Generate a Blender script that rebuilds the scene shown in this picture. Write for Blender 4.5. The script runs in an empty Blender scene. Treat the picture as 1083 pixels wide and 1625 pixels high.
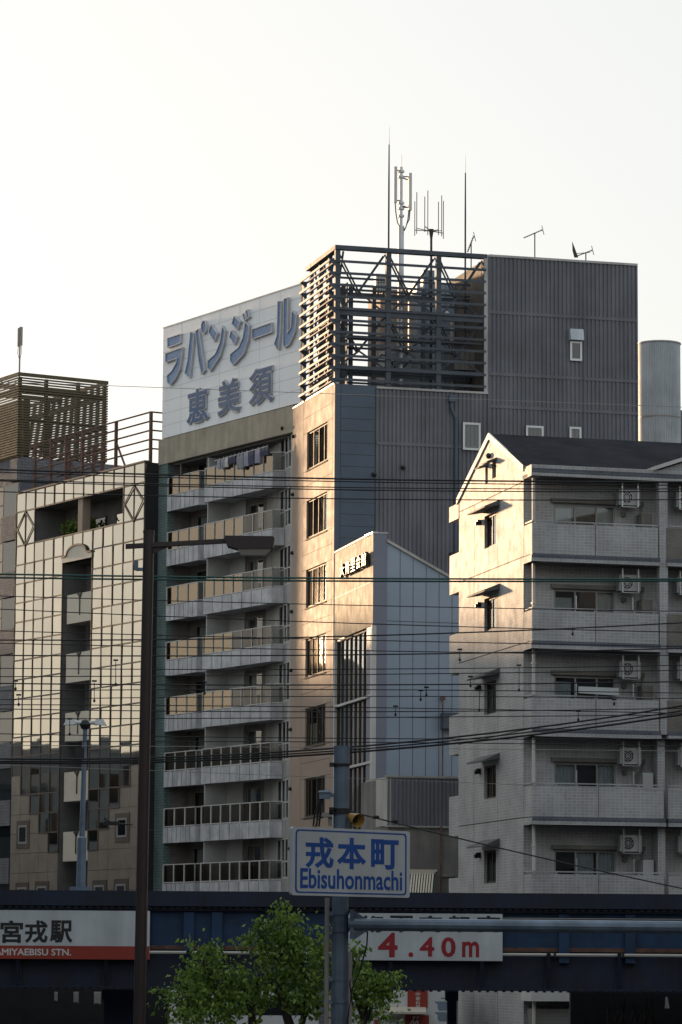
import bpy, bmesh, random, math
from math import sin, cos, tan, atan, radians, pi, sqrt
from mathutils import Vector, noise
random.seed(7)
S = bpy.context.scene
COL = S.collection
# ------------------------------------------------------------------ camera
FPX = 5500.0; PITCH = atan(708/FPX); ROLL = radians(.37); EYE = 5.3
cd = bpy.data.cameras.new('camera'); cam = bpy.data.objects.new('camera', cd); COL.objects.link(cam)
cd.sensor_fit = 'VERTICAL'; cd.sensor_height = 36; cd.sensor_width = 24; cd.lens = FPX/1625*36
cd.clip_start = .5; cd.clip_end = 5000
_r = Vector((1, 0, 0)); _u = Vector((0, -sin(PITCH), cos(PITCH))); _f = Vector((0, cos(PITCH), sin(PITCH)))
CR = _r*cos(ROLL)+_u*sin(ROLL); CU = _u*cos(ROLL)-_r*sin(ROLL)
from mathutils import Matrix
cam.matrix_world = Matrix(((CR.x, CU.x, -_f.x, 0), (CR.y, CU.y, -_f.y, 0), (CR.z, CU.z, -_f.z, EYE), (0, 0, 0, 1)))
S.camera = cam
# ------------------------------------------------------------------ light
SUN_AZ = radians(31.6); SUN_EL = radians(5.0)          # azimuth to the left of straight ahead
w = bpy.data.worlds.new('World'); S.world = w; w.use_nodes = True
nt = w.node_tree; nt.nodes.clear()
sky = nt.nodes.new('ShaderNodeTexSky'); sky.sky_type = 'NISHITA'; sky.sun_disc = False
sky.sun_elevation = SUN_EL; sky.sun_rotation = -SUN_AZ; sky.air_density = 1.0; sky.dust_density = 3.0; sky.ozone_density = 2.5
hs = nt.nodes.new('ShaderNodeHueSaturation'); hs.inputs['Saturation'].default_value = .7
bg = nt.nodes.new('ShaderNodeBackground'); bg.inputs['Strength'].default_value = .15
wo = nt.nodes.new('ShaderNodeOutputWorld')
gm = nt.nodes.new('ShaderNodeGamma'); gm.inputs['Gamma'].default_value = .28          # hazy evening: a flatter sky
nt.links.new(sky.outputs[0], gm.inputs[0]); nt.links.new(gm.outputs[0], hs.inputs['Color']); tn = nt.nodes.new('ShaderNodeMix'); tn.data_type = 'RGBA'; tn.blend_type = 'MULTIPLY'; tn.inputs[0].default_value = 1; tn.inputs[7].default_value = (1, .98, .94, 1)
nt.links.new(hs.outputs[0], tn.inputs[6]); nt.links.new(tn.outputs[2], bg.inputs[0]); nt.links.new(bg.outputs[0], wo.inputs[0])
sd = bpy.data.lights.new('sun', 'SUN'); sd.energy = 2.0; sd.angle = radians(3.0); sd.color = (.74, .48, .27)
sun = bpy.data.objects.new('sun', sd); COL.objects.link(sun)
SUNV = Vector((-sin(SUN_AZ)*cos(SUN_EL), cos(SUN_AZ)*cos(SUN_EL), sin(SUN_EL)))
sun.rotation_euler = SUNV.to_track_quat('Z', 'Y').to_euler(); sun.location = (-60, 60, 60)
S.view_settings.view_transform = 'Standard'; S.view_settings.look = 'None'; S.view_settings.gamma = 1
S.view_settings.use_curve_mapping = False; S.view_settings.exposure = 2.3
S.render.engine = 'CYCLES'
S.cycles.use_denoising = True; S.cycles.max_bounces = 6; S.cycles.transparent_max_bounces = 8
# ------------------------------------------------------------------ pixel <-> place
def ray(x, y):
    return _f + CR*((x-541.5)/FPX) - CU*((y-812.5)/FPX)
def at(x, y, Y):
    d = ray(x, y); return Vector((0, 0, EYE)) + d*(Y/d.y)
class Frame:                                           # a facade: s along it, o outward, z up
    def __init__(s, o, ang, side):
        a = radians(ang); s.o = Vector((o[0], o[1]))
        s.u = Vector((-sin(a), cos(a))) if side == 'L' else Vector((cos(a), sin(a)))
        s.n = Vector((-cos(a), -sin(a))) if side == 'L' else Vector((sin(a), -cos(a)))
    def P(f, s, o, z):
        p = f.o + f.u*s + f.n*o; return Vector((p.x, p.y, z))
    def sz(f, x, y, o=0.0):
        d = ray(x, y); q = f.o + f.n*o; d2 = Vector((d.x, d.y)); t = q.dot(f.n)/d2.dot(f.n)
        return ((d2*t-q).dot(f.u), EYE+d.z*t)
class World(Frame):
    def __init__(s, x=0, y=0):
        s.o = Vector((x, y)); s.u = Vector((1, 0)); s.n = Vector((0, -1))
# ------------------------------------------------------------------ mesh builder
ORG = {}
class MB:
    def __init__(s, fr=None): s.v = []; s.f = []; s.m = []; s.fr = fr; s.sm = False
    def W(s, p): s.v.append(Vector(p)); return len(s.v)-1
    def face(s, pts, m=0):
        s.f.append([s.W(p) for p in pts]); s.m.append(m)
    def box(s, s0, s1, o0, o1, z0, z1, m=0):
        if s0 > s1: s0, s1 = s1, s0
        P = s.fr.P
        s.hexa([P(s0, o0, z0), P(s1, o0, z0), P(s1, o1, z0), P(s0, o1, z0)], [P(s0, o0, z1), P(s1, o0, z1), P(s1, o1, z1), P(s0, o1, z1)], m)
    def hexa(s, lo, hi, m=0):
        n = len(lo); b = len(s.v)
        for p in list(lo)+list(hi): s.W(p)
        s.f.append([b+i for i in range(n)][::-1]); s.m.append(m)
        s.f.append([b+n+i for i in range(n)]); s.m.append(m)
        for i in range(n):
            j = (i+1) % n; s.f.append([b+i, b+j, b+n+j, b+n+i]); s.m.append(m)
    def prism_so(s, poly, z0, z1, m=0):
        s.hexa([s.fr.P(a, b, z0) for a, b in poly], [s.fr.P(a, b, z1) for a, b in poly], m)
    def prism_sz(s, poly, o0, o1, m=0):
        s.hexa([s.fr.P(a, o0, z) for a, z in poly], [s.fr.P(a, o1, z) for a, z in poly], m)
    def q(s, s0, s1, z0, z1, o, m=0):
        P = s.fr.P; c = [P(s0, o, z0), P(s1, o, z0), P(s1, o, z1), P(s0, o, z1)]
        if (s.fr.u.y*s.fr.n.x-s.fr.u.x*s.fr.n.y)*(1 if s1 > s0 else -1) < 0: c = c[::-1]           # keep the face looking outwards
        s.face(c, m)
    def tube(s, pts, r, n=6, m=0, caps=True):
        pts = [Vector(p) for p in pts]; rr = r if isinstance(r, (list, tuple)) else [r]*len(pts); rings = []
        for i, p in enumerate(pts):
            d = (pts[min(i+1, len(pts)-1)]-pts[max(i-1, 0)]).normalized()
            a = Vector((0, 0, 1)) if abs(d.z) < .9 else Vector((1, 0, 0))
            x = d.cross(a).normalized(); y = d.cross(x)
            rings.append([s.W(p+(x*cos(2*pi*k/n)+y*sin(2*pi*k/n))*rr[i]) for k in range(n)])
        for A, B in zip(rings, rings[1:]):
            for k in range(n):
                s.f.append([A[k], A[(k+1) % n], B[(k+1) % n], B[k]]); s.m.append(m)
        if caps:
            s.f.append(rings[0][::-1]); s.m.append(m); s.f.append(rings[-1]); s.m.append(m)
    def bar(s, p, q, w, h=None, m=0):                  # square section bar
        p = Vector(p); q = Vector(q); h = h or w; d = (q-p).normalized()
        a = Vector((0, 0, 1)) if abs(d.z) < .95 else Vector((1, 0, 0))
        x = d.cross(a).normalized()*w/2; y = d.cross(x).normalized()*h/2
        s.hexa([p-x-y, p+x-y, p+x+y, p-x+y], [q-x-y, q+x-y, q+x+y, q-x+y], m)
    def ball(s, c, r, m=0, n=8, sc=(1, 1, 1)):
        c = Vector(c); rows = []
        for i in range(n//2+1):
            t = pi*i/(n//2); rows.append([s.W(c+Vector((sin(t)*cos(2*pi*k/n)*sc[0], sin(t)*sin(2*pi*k/n)*sc[1], cos(t)*sc[2]))*r) for k in range(n)])
        for A, B in zip(rows, rows[1:]):
            for k in range(n): s.f.append([A[k], B[k], B[(k+1) % n], A[(k+1) % n]]); s.m.append(m)
    def walls(s, s0, s1, z0, z1, o, holes=(), dep=.15, m=0, mr=None):
        mr = m if mr is None else mr
        xs = sorted({s0, s1, *[h[0] for h in holes], *[h[1] for h in holes]}); zs = sorted({z0, z1, *[h[2] for h in holes], *[h[3] for h in holes]})
        xs = [x for x in xs if s0 <= x <= s1]; zs = [z for z in zs if z0 <= z <= z1]
        for a, b in zip(xs, xs[1:]):
            for c, d in zip(zs, zs[1:]):
                if any(h[0] <= (a+b)/2 <= h[1] and h[2] <= (c+d)/2 <= h[3] for h in holes): continue
                s.q(a, b, c, d, o, m)
        P = s.fr.P
        for a, b, c, d in holes:
            for k in (a, b): s.face([P(k, o, c), P(k, o, d), P(k, o-dep, d), P(k, o-dep, c)], mr)
            for k in (c, d): s.face([P(a, o, k), P(b, o, k), P(b, o-dep, k), P(a, o-dep, k)], mr)
    def ribs(s, s0, s1, z0, z1, o, pitch=.2, dep=.05, m=0):
        n = max(1, int(round((s1-s0)/pitch))); p = (s1-s0)/n; P = s.fr.P
        for i in range(n):
            a = s0+i*p
            prof = [(a, o), (a+.55*p, o), (a+.65*p, o-dep), (a+.9*p, o-dep), (a+p, o)]
            for (x0, y0), (x1, y1) in zip(prof, prof[1:]):
                s.face([P(x0, y0, z0), P(x1, y1, z0), P(x1, y1, z1), P(x0, y0, z1)], m)
    def build(s, name, mats, parent=None, label=None, smooth=False):
        org = ORG.get(parent.name, Vector((0, 0, 0))) if parent else Vector((0, 0, 0))
        me = bpy.data.meshes.new(name); me.from_pydata([p-org for p in s.v], [], s.f)
        mats = mats if isinstance(mats, (list, tuple)) else [mats]
        for k in mats: me.materials.append(k)
        me.polygons.foreach_set('material_index', s.m)
        uv = me.uv_layers.new(name='uv').data
        for p in me.polygons:
            n = p.normal
            if abs(n.z) > .7: t = Vector((1, 0, 0)); b = Vector((0, 1, 0))
            else:
                t = Vector((-n.y, n.x, 0)).normalized(); b = Vector((0, 0, 1))
            for li, vi in zip(p.loop_indices, p.vertices):
                c = s.v[vi]; uv[li].uv = (c.dot(t), c.dot(b))
        if smooth or s.sm: me.polygons.foreach_set('use_smooth', [True]*len(me.polygons))
        me.update()
        o = bpy.data.objects.new(name, me); COL.objects.link(o)
        if parent: o.parent = parent
        ORG[o.name] = org.copy()
        if label: o['label'] = label
        return o
def tag(o, label=None, cat=None, group=None, kind=None):
    for k, v in (('label', label), ('category', cat), ('group', group), ('kind', kind)):
        if v: o[k] = v
    return o
def thing(name, loc, label, cat, group=None):
    o = bpy.data.objects.new(name, None); o.empty_display_size = .3; COL.objects.link(o); o.location = loc
    ORG[o.name] = Vector(loc); return tag(o, label, cat, group)
def copy_tree(o, delta=(0, 0, 0), parent=None, label=None):
    c = o.copy(); COL.objects.link(c)
    if parent: c.parent = parent
    c.location = o.location+Vector(delta); ORG[c.name] = ORG[o.name]+Vector(delta)
    if label: c['label'] = label
    for ch in list(o.children):
        copy_tree(ch, (0, 0, 0), c)
    return c
def structure(name, mb, mats): return tag(mb.build(name, mats), kind='structure')
# ------------------------------------------------------------------ materials
def mat(name, col, rough=.6, metal=0, var=.15, sc=.8, streak=0, bump=0, bsc=20, spec=None, col2=None, fine=.0):
    m = bpy.data.materials.new(name); m.use_nodes = True; n = m.node_tree.nodes; L = m.node_tree.links
    b = n['Principled BSDF']; b.inputs['Roughness'].default_value = rough; b.inputs['Metallic'].default_value = metal
    if spec is not None: b.inputs['Specular IOR Level'].default_value = spec
    tc = n.new('ShaderNodeTexCoord'); out = None
    def noi(scale, stretch=(1, 1, 1), det=5):
        mp = n.new('ShaderNodeMapping'); mp.inputs['Scale'].default_value = stretch; L.new(tc.outputs['Object'], mp.inputs[0])
        k = n.new('ShaderNodeTexNoise'); k.inputs['Scale'].default_value = scale; k.inputs['Detail'].default_value = det; k.inputs['Roughness'].default_value = .6
        L.new(mp.outputs[0], k.inputs['Vector']); return k.outputs['Fac']
    c = (*col, 1); d = tuple(max(0, x*(1-var*2)) for x in col) if col2 is None else col2
    mx = n.new('ShaderNodeMix'); mx.data_type = 'RGBA'; mx.inputs[6].default_value = (*d, 1); mx.inputs[7].default_value = tuple(min(1, x*(1+var*.6)) for x in col)+(1,)
    mr = n.new('ShaderNodeMapRange'); mr.inputs[1].default_value = .3; mr.inputs[2].default_value = .7
    L.new(noi(sc), mr.inputs[0]); L.new(mr.outputs[0], mx.inputs[0]); out = mx.outputs[2]
    if streak:
        m2 = n.new('ShaderNodeMix'); m2.data_type = 'RGBA'; m2.blend_type = 'MULTIPLY'; m2.inputs[0].default_value = streak
        r2 = n.new('ShaderNodeMapRange'); r2.inputs[1].default_value = .35; r2.inputs[2].default_value = .62; r2.inputs[3].default_value = .25
        L.new(noi(2.2, (1, 1, .09)), r2.inputs[0]); L.new(out, m2.inputs[6]); L.new(r2.outputs[0], m2.inputs[7]); out = m2.outputs[2]
    L.new(out, b.inputs['Base Color'])
    rn = n.new('ShaderNodeMapRange'); rn.inputs[3].default_value = max(.0, rough*.8); rn.inputs[4].default_value = min(1, rough*1.25)
    L.new(noi(sc*3), rn.inputs[0]); L.new(rn.outputs[0], b.inputs['Roughness'])
    if bump:
        bp = n.new('ShaderNodeBump'); bp.inputs['Strength'].default_value = bump; bp.inputs['Distance'].default_value = .02
        L.new(noi(bsc), bp.inputs['Height']); L.new(bp.outputs[0], b.inputs['Normal'])
    return m
def tile(name, col, mortar, bw, bh, ms=.006, rough=.45, var=.12, off=.5):
    m = mat(name, col, .6, var=var, spec=.12, streak=.12); n = m.node_tree.nodes; L = m.node_tree.links; b = n['Principled BSDF']
    src = b.inputs['Base Color'].links[0].from_socket
    uv = n.new('ShaderNodeUVMap'); br = n.new('ShaderNodeTexBrick'); br.offset = off
    L.new(uv.outputs[0], br.inputs[0]); br.inputs['Scale'].default_value = 1; br.inputs['Brick Width'].default_value = bw; br.inputs['Row Height'].default_value = bh
    br.inputs['Mortar Size'].default_value = ms; br.inputs['Color1'].default_value = (.92, .92, .92, 1); br.inputs['Color2'].default_value = (.78, .78, .79, 1); br.inputs['Mortar'].default_value = (*mortar, 1)
    mx = n.new('ShaderNodeMix'); mx.data_type = 'RGBA'; mx.blend_type = 'MULTIPLY'; mx.inputs[0].default_value = 1
    L.new(src, mx.inputs[6]); L.new(br.outputs[0], mx.inputs[7]); L.new(mx.outputs[2], b.inputs['Base Color'])
    bp = n.new('ShaderNodeBump'); bp.inputs['Strength'].default_value = .5; bp.inputs['Distance'].default_value = .01; bp.invert = True
    L.new(br.outputs['Fac'], bp.inputs['Height']); L.new(bp.outputs[0], b.inputs['Normal'])
    return m
def glass(name, tint=(.8, .85, .85), base=.08, rough=.02, gcol=(1, 1, 1)):
    m = bpy.data.materials.new(name); m.use_nodes = True; n = m.node_tree.nodes; L = m.node_tree.links; n.clear()
    o = n.new('ShaderNodeOutputMaterial'); t = n.new('ShaderNodeBsdfTransparent'); t.inputs[0].default_value = (*tint, 1)
    g = n.new('ShaderNodeBsdfGlossy'); g.inputs['Roughness'].default_value = rough; g.inputs[0].default_value = (*gcol, 1)
    fr = n.new('ShaderNodeFresnel'); fr.inputs[0].default_value = 1.5
    ad = n.new('ShaderNodeMath'); ad.operation = 'ADD'; ad.use_clamp = True; ad.inputs[1].default_value = base; L.new(fr.outputs[0], ad.inputs[0])
    mx = n.new('ShaderNodeMixShader'); L.new(ad.outputs[0], mx.inputs[0]); L.new(t.outputs[0], mx.inputs[1]); L.new(g.outputs[0], mx.inputs[2]); L.new(mx.outputs[0], o.inputs[0])
    return m
M = {}
M['tile'] = tile('pale_wall_tile', (.47, .46, .455), (1.12, 1.12, 1.12), .15, .1, .010, off=0)
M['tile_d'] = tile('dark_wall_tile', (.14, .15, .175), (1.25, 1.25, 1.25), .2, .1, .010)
M['tile_w'] = tile('grey_white_tile', (.22, .22, .24), (.6, .6, .6), .5, .18, .02)
M['tile_green'] = tile('green_pillar_tile', (.20, .275, .26), (.55, .55, .55), .3, .16, .02)
M['tile_b'] = tile('tan_balcony_tile', (.26, .235, .21), (.7, .7, .7), .16, .075, .01)
M['roof'] = mat('dark_roof_sheet', (.03, .031, .038), .9, var=.2, spec=.05)
M['trim'] = mat('white_trim', (.55, .54, .52), .6, spec=.2, var=.08)
M['white'] = mat('white_paint', (.62, .62, .61), .45, var=.06)
M['dirtywhite'] = mat('weathered_white', (.45, .44, .42), .65, spec=.2, var=.12, streak=.35)
M['concrete'] = mat('balcony_concrete', (.60, .60, .62), .75, var=.16, sc=1.5, streak=.4, bump=.15)
M['band'] = mat('beige_render', (.42, .37, .29), .8, var=.12, sc=1.0, streak=.3, bump=.3, bsc=8)
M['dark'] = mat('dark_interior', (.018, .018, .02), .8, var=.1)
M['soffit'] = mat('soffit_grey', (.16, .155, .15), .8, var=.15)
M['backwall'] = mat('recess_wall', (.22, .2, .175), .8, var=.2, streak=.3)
M['partition'] = mat('balcony_divider', (.45, .45, .44), .6, var=.08)
M['brown'] = mat('beige_panel', (.38, .29, .235), .65, spec=.1, var=.06, sc=.5)
M['groove'] = mat('panel_joint', (.06, .055, .05), .8)
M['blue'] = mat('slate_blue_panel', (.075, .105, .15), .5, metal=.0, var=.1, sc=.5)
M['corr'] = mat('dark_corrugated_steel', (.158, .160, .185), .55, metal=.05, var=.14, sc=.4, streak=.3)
M['corr2'] = mat('grey_corrugated_steel', (.17, .17, .20), .5, metal=.2, var=.1, sc=.4, streak=.2)
M['cap'] = mat('parapet_coping', (.40, .39, .38), .4, metal=.4)
M['steel'] = mat('slate_steel', (.095, .108, .13), .6, spec=.15, var=.15)
M['louv'] = mat('bronze_louvre', (.105, .082, .045), .6, metal=.1, var=.15)
M['rust'] = mat('rusty_red_steel', (.15, .075, .055), .75, var=.3, sc=3, col2=(.07, .035, .03))
M['alum'] = mat('aluminium', (.55, .55, .56), .35, metal=.7, var=.08)
M['frame'] = mat('window_frame', (.30, .29, .27), .5, metal=.2, spec=.3, var=.08)
M['bframe'] = mat('bronze_frame', (.09, .07, .055), .6, spec=.15, var=.1)
M['glass'] = glass('window_glass', base=.05)
M['dglass'] = mat('dark_glass', (.012, .015, .018), .03, var=.1, spec=.8)
M['railglass'] = glass('railing_glass', tint=(.22, .20, .18), base=.18, rough=.04, gcol=(.74, .61, .47))
M['curtain'] = mat('pale_curtain', (.50, .52, .52), .9, var=.1, sc=2)
M['blind'] = mat('cream_blind', (.62, .55, .42), .8, var=.06)
M['mirror'] = mat('mirror_glass', (.45, .42, .365), .03, metal=1.0, var=.04, bump=.05, bsc=.7)
M['stone'] = mat('brown_stone', (.23, .19, .15), .45, var=.12, sc=1.2)
M['mull'] = mat('brown_mullion', (.10, .08, .065), .5, metal=.3)
M['gpanel'] = mat('green_grey_glass', (.055, .065, .045), .25, var=.15)
M['bal_w'] = mat('cream_balcony', (.60, .54, .44), .55, var=.06)
M['signw'] = mat('sign_board_panel', (.84, .86, .89), .5, var=.03, sc=.3, streak=.05)
M['sblue'] = mat('letter_blue', (.12, .23, .44), .4, var=.15, sc=3)
M['srim'] = mat('letter_rim', (.50, .51, .54), .45, var=.1)
M['sdark'] = mat('letter_slate', (.11, .17, .30), .6, spec=.15, var=.1)
M['stain'] = mat('bent_stainless', (.30, .26, .21), .6, metal=0, spec=.03, var=.05)
M['panelb'] = mat('pale_blue_panel', (.27, .335, .42), .4, metal=.0, var=.06, sc=.4)
M['panelg'] = mat('grey_pilaster', (.18, .20, .26), .45, metal=.0, var=.06)
M['annexl'] = mat('annex_pale', (.44, .42, .39), .6, var=.08, streak=.2)
M['conc2'] = mat('stained_concrete', (.22, .21, .20), .85, var=.15, streak=.4)
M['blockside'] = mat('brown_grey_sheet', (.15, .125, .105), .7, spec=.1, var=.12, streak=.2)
M['blade'] = mat('blade_edge', (.34, .33, .33), .6, spec=.2)
M['aerial'] = mat('aerial_grey', (.075, .075, .08), .7, spec=.1)
M['rail'] = mat('rail_grey', (.42, .42, .42), .6, spec=.2)
M['awning'] = mat('awning_sheet', (.13, .13, .135), .7, spec=.15)
M['clear_dimrefl'] = glass('clear_dark_reflection_glass', tint=(.45, .46, .46), base=.0, rough=.03, gcol=(.8, .75, .7))
M['rivet'] = mat('rivet_heads', (.10, .13, .15), .6)
M['tank'] = mat('silver_sheet', (.48, .52, .56), .45, metal=.2, var=.1, streak=.2)
M['bridge'] = mat('bridge_blue_paint', (.006, .015, .045), .6, var=.3, sc=1.5, streak=.5, col2=(.008, .011, .022))
M['bridge2'] = mat('bridge_blue_faded', (.012, .052, .135), .6, var=.25, sc=1.2, streak=.4)
M['black'] = mat('black_steel', (.012, .012, .013), .5)
M['pipew'] = mat('white_pipe', (.6, .57, .52), .5, var=.1)
M['red'] = mat('sign_red', (.30, .032, .015), .5, var=.08)
M['redt'] = mat('letter_red', (.32, .01, .02), .5)
M['blackt'] = mat('letter_black', (.012, .012, .014), .5)
M['bluet'] = mat('letter_royal_blue', (.015, .085, .36), .5)
M['plate'] = mat('sign_plate_white', (.56, .59, .61), .5, var=.08, streak=.22)
M['galv'] = mat('galvanised_pole', (.18, .235, .31), .5, metal=.35, var=.15, sc=3, streak=.3)
M['brownpole'] = mat('dark_brown_pole', (.042, .026, .025), .45, var=.1)
M['wire'] = mat('black_cable', (.012, .012, .013), .6)
M['wireg'] = mat('green_cable', (.02, .085, .07), .5)
M['lampglass'] = mat('lamp_lens', (.45, .42, .36), .25, var=.05)
M['bark'] = mat('tree_bark', (.045, .035, .028), .9, var=.3, sc=8, bump=.5)
M['asphalt'] = mat('asphalt', (.05, .05, .052), .9, var=.15)
M['pave'] = mat('pavement_slabs', (.22, .215, .2), .85, var=.15)
M['ground'] = mat('city_ground', (.10, .10, .095), .9, var=.2, sc=.1)
M['gold'] = mat('gold_letter', (.42, .28, .12), .4, metal=.3)
M['horn'] = mat('yellow_horn', (.45, .27, .07), .45, var=.15)
M['cloth1'] = mat('lilac_cloth', (.30, .29, .40), .9)
M['cloth2'] = mat('navy_cloth', (.05, .06, .10), .9)
M['cloth3'] = mat('grey_cloth', (.28, .29, .32), .9)
M['cloth4'] = mat('white_cloth', (.6, .6, .6), .9)
M['shutter'] = mat('shutter_grey', (.20, .19, .175), .55, var=.1)
M['far'] = mat('block_render', (.25, .28, .32), .8, var=.1)
M['far2'] = mat('block_brick', (.14, .16, .185), .85, var=.15)
def leafmat(name, a, b):
    m = bpy.data.materials.new(name); m.use_nodes = True; n = m.node_tree.nodes; L = m.node_tree.links; n.clear()
    o = n.new('ShaderNodeOutputMaterial'); g = n.new('ShaderNodeNewGeometry'); mx = n.new('ShaderNodeMix'); mx.data_type = 'RGBA'
    mx.inputs[6].default_value = (*a, 1); mx.inputs[7].default_value = (*b, 1); L.new(g.outputs['Random Per Island'], mx.inputs[0])
    d = n.new('ShaderNodeBsdfPrincipled'); d.inputs['Roughness'].default_value = .5; t = n.new('ShaderNodeBsdfTranslucent')
    L.new(mx.outputs[2], d.inputs['Base Color']); L.new(mx.outputs[2], t.inputs[0]); x = n.new('ShaderNodeMixShader'); x.inputs[0].default_value = .4
    L.new(d.outputs[0], x.inputs[1]); L.new(t.outputs[0], x.inputs[2]); L.new(x.outputs[0], o.inputs[0]); return m
M['leaf'] = leafmat('green_leaves', (.045, .11, .018), (.27, .38, .065))
# bent stainless: broad vertical waves
def waves(m, sx, strength):
    n = m.node_tree.nodes; L = m.node_tree.links; b = n['Principled BSDF']; uv = n.new('ShaderNodeUVMap'); mp = n.new('ShaderNodeMapping'); mp.inputs['Scale'].default_value = (sx, sx*.12, 1)
    k = n.new('ShaderNodeTexNoise'); k.inputs['Scale'].default_value = 1; k.inputs['Detail'].default_value = 1
    L.new(uv.outputs[0], mp.inputs[0]); L.new(mp.outputs[0], k.inputs['Vector']); bp = n.new('ShaderNodeBump'); bp.inputs['Strength'].default_value = 1; bp.inputs['Distance'].default_value = strength
    L.new(k.outputs[0], bp.inputs['Height']); L.new(bp.outputs[0], b.inputs['Normal'])
waves(M['stain'], 2.2, .03)
# ------------------------------------------------------------------ lettering
def glyphs(body, bold=0.0, res=3):
    c = bpy.data.curves.new('lettering', 'FONT'); c.body = body; c.size = 1; c.resolution_u = res; c.dimensions = '2D'; c.fill_mode = 'BOTH'
    c.extrude = .1; c.bevel_depth = bold; c.bevel_resolution = 1 if bold else 0
    o = bpy.data.objects.new('lettering', c); COL.objects.link(o)
    dg = bpy.context.evaluated_depsgraph_get(); dg.update(); me = bpy.data.meshes.new_from_object(o.evaluated_get(dg))
    V = [v.co.copy() for v in me.vertices]; Fc = [list(p.vertices) for p in me.polygons]
    bpy.data.objects.remove(o); bpy.data.curves.remove(c); bpy.data.meshes.remove(me)
    return V, Fc
def text(mb, fr, body, sl, sr, z0, z1, o0, o1, offset=0.0, m=0, res=3, ms=None):
    """letters filling (sl..sr, z0..z1) on a facade, standing from o0 out to o1; offset thickens and rounds the strokes"""
    V, Fc = glyphs(body, offset, res)
    lo = [min(v[i] for v in V) for i in range(3)]; hi = [max(v[i] for v in V) for i in range(3)]; b = len(mb.v)
    for v in V:
        f = [(v[i]-lo[i])/(hi[i]-lo[i]) for i in range(3)]; mb.W(fr.P(sl+f[0]*(sr-sl), o0+f[2]*(o1-o0), z0+f[1]*(z1-z0)))
    for p in Fc: mb.f.append([b+i for i in p]); mb.m.append(m)
def inset(poly, d):
    n = len(poly); out = []; A = sum(poly[i][0]*poly[(i+1) % n][1]-poly[(i+1) % n][0]*poly[i][1] for i in range(n)); sg = 1 if A > 0 else -1
    for i in range(n):
        p0 = Vector(poly[i-1]); p = Vector(poly[i]); p1 = Vector(poly[(i+1) % n]); a = (p-p0).normalized(); b = (p1-p).normalized()
        na = Vector((-a.y, a.x))*sg; nb = Vector((-b.y, b.x))*sg; k = na+nb; den = max(.35, 1+na.dot(nb)); out.append(p+k*(d/den))
    return [(v.x, v.y) for v in out]
def channel_letter(mb, fr, poly, o0, o1, rim, rec):
    ins = inset(poly, rim); P = fr.P; n = len(poly)
    for i in range(n):
        j = (i+1) % n; a, b, c, d = poly[i], poly[j], ins[j], ins[i]
        mb.face([P(a[0], o0, a[1]), P(b[0], o0, b[1]), P(b[0], o1, b[1]), P(a[0], o1, a[1])], 0)
        mb.face([P(a[0], o1, a[1]), P(b[0], o1, b[1]), P(c[0], o1, c[1]), P(d[0], o1, d[1])], 0)
        mb.face([P(d[0], o1, d[1]), P(c[0], o1, c[1]), P(c[0], o1-rec, c[1]), P(d[0], o1-rec, d[1])], 0)
    mb.face([P(a[0], o1-rec, a[1]) for a in ins], 1)
# ------------------------------------------------------------------ window builder
def window(fr, s0, s1, z0, z1, o, parent, div=(.5,), fw=.06, fm='frame', hdiv=(), back=None, curt=(), dep=.05, gm='glass', name='window', backd=.25, curtm='curtain'):
    """frame at depth o (front o+dep), panes, dark room box behind; curt = list of (f0, f1[, top]) fractions hung with cloth"""
    if s0 > s1: s0, s1 = s1, s0
    a = MB(fr)
    for x in (s0, s1-fw): a.box(x, x+fw, o, o+dep, z0, z1)
    for z in (z0, z1-fw): a.box(s0+fw, s1-fw, o, o+dep, z, z+fw)
    for d in div: x = s0+(s1-s0)*d; a.box(x-fw*.5, x+fw*.5, o+.004, o+dep-.004, z0+fw, z1-fw)
    for d in hdiv: z = z0+(z1-z0)*d; a.box(s0+fw, s1-fw, o+.006, o+dep-.008, z-fw*.4, z+fw*.4)
    f = a.build(name, M[fm], parent)
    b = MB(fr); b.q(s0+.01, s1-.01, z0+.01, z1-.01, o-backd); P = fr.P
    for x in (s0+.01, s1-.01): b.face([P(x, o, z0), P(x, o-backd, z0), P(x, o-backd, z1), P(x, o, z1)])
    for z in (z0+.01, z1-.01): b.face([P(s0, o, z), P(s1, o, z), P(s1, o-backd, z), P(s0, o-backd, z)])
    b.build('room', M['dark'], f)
    if curt:
        c = MB(fr)
        for k in curt:
            x0, x1 = s0+(s1-s0)*k[0], s0+(s1-s0)*k[1]; zt = z1-fw if len(k) < 3 else z0+(z1-z0)*k[2]
            n = max(4, int((x1-x0)/.06)); xs = [x0+(x1-x0)*i/n for i in range(n+1)]
            for i in range(n):
                d0, d1 = (-.10-.035*(i % 2), -.10-.035*((i+1) % 2)) if curtm == 'curtain' else (-.1, -.1)
                c.face([P(xs[i], o+d0, z0+fw), P(xs[i+1], o+d1, z0+fw), P(xs[i+1], o+d1, zt), P(xs[i], o+d0, zt)])
        c.build(curtm, M[curtm], f)
    g = MB(fr); g.q(s0+fw*.5, s1-fw*.5, z0+fw*.5, z1-fw*.5, o+dep*.4); g.build('pane', M[gm], f)
    return f
# ------------------------------------------------------------------ the setting: ground
b = MB(World()); b.q(-10, 10, 0, 1, 0)
b = MB(); b.face([(-1500, -300, 0), (1500, -300, 0), (1500, 3000, 0), (-1500, 3000, 0)]); structure('ground', b, M['ground'])
b = MB(); b.face([(-14, -40, .004), (14, -40, .004), (14, 92, .004), (-14, 92, .004)]); b.face([(-200, 92, .004), (200, 92, .004), (200, 103, .004), (-200, 103, .004)]); structure('road', b, M['asphalt'])
b = MB(World()); b.box(-20, -14.2, -92, 40, 0, .14); b.box(14.2, 20, -92, 40, 0, .14); structure('pavement', b, M['pave'])

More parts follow.
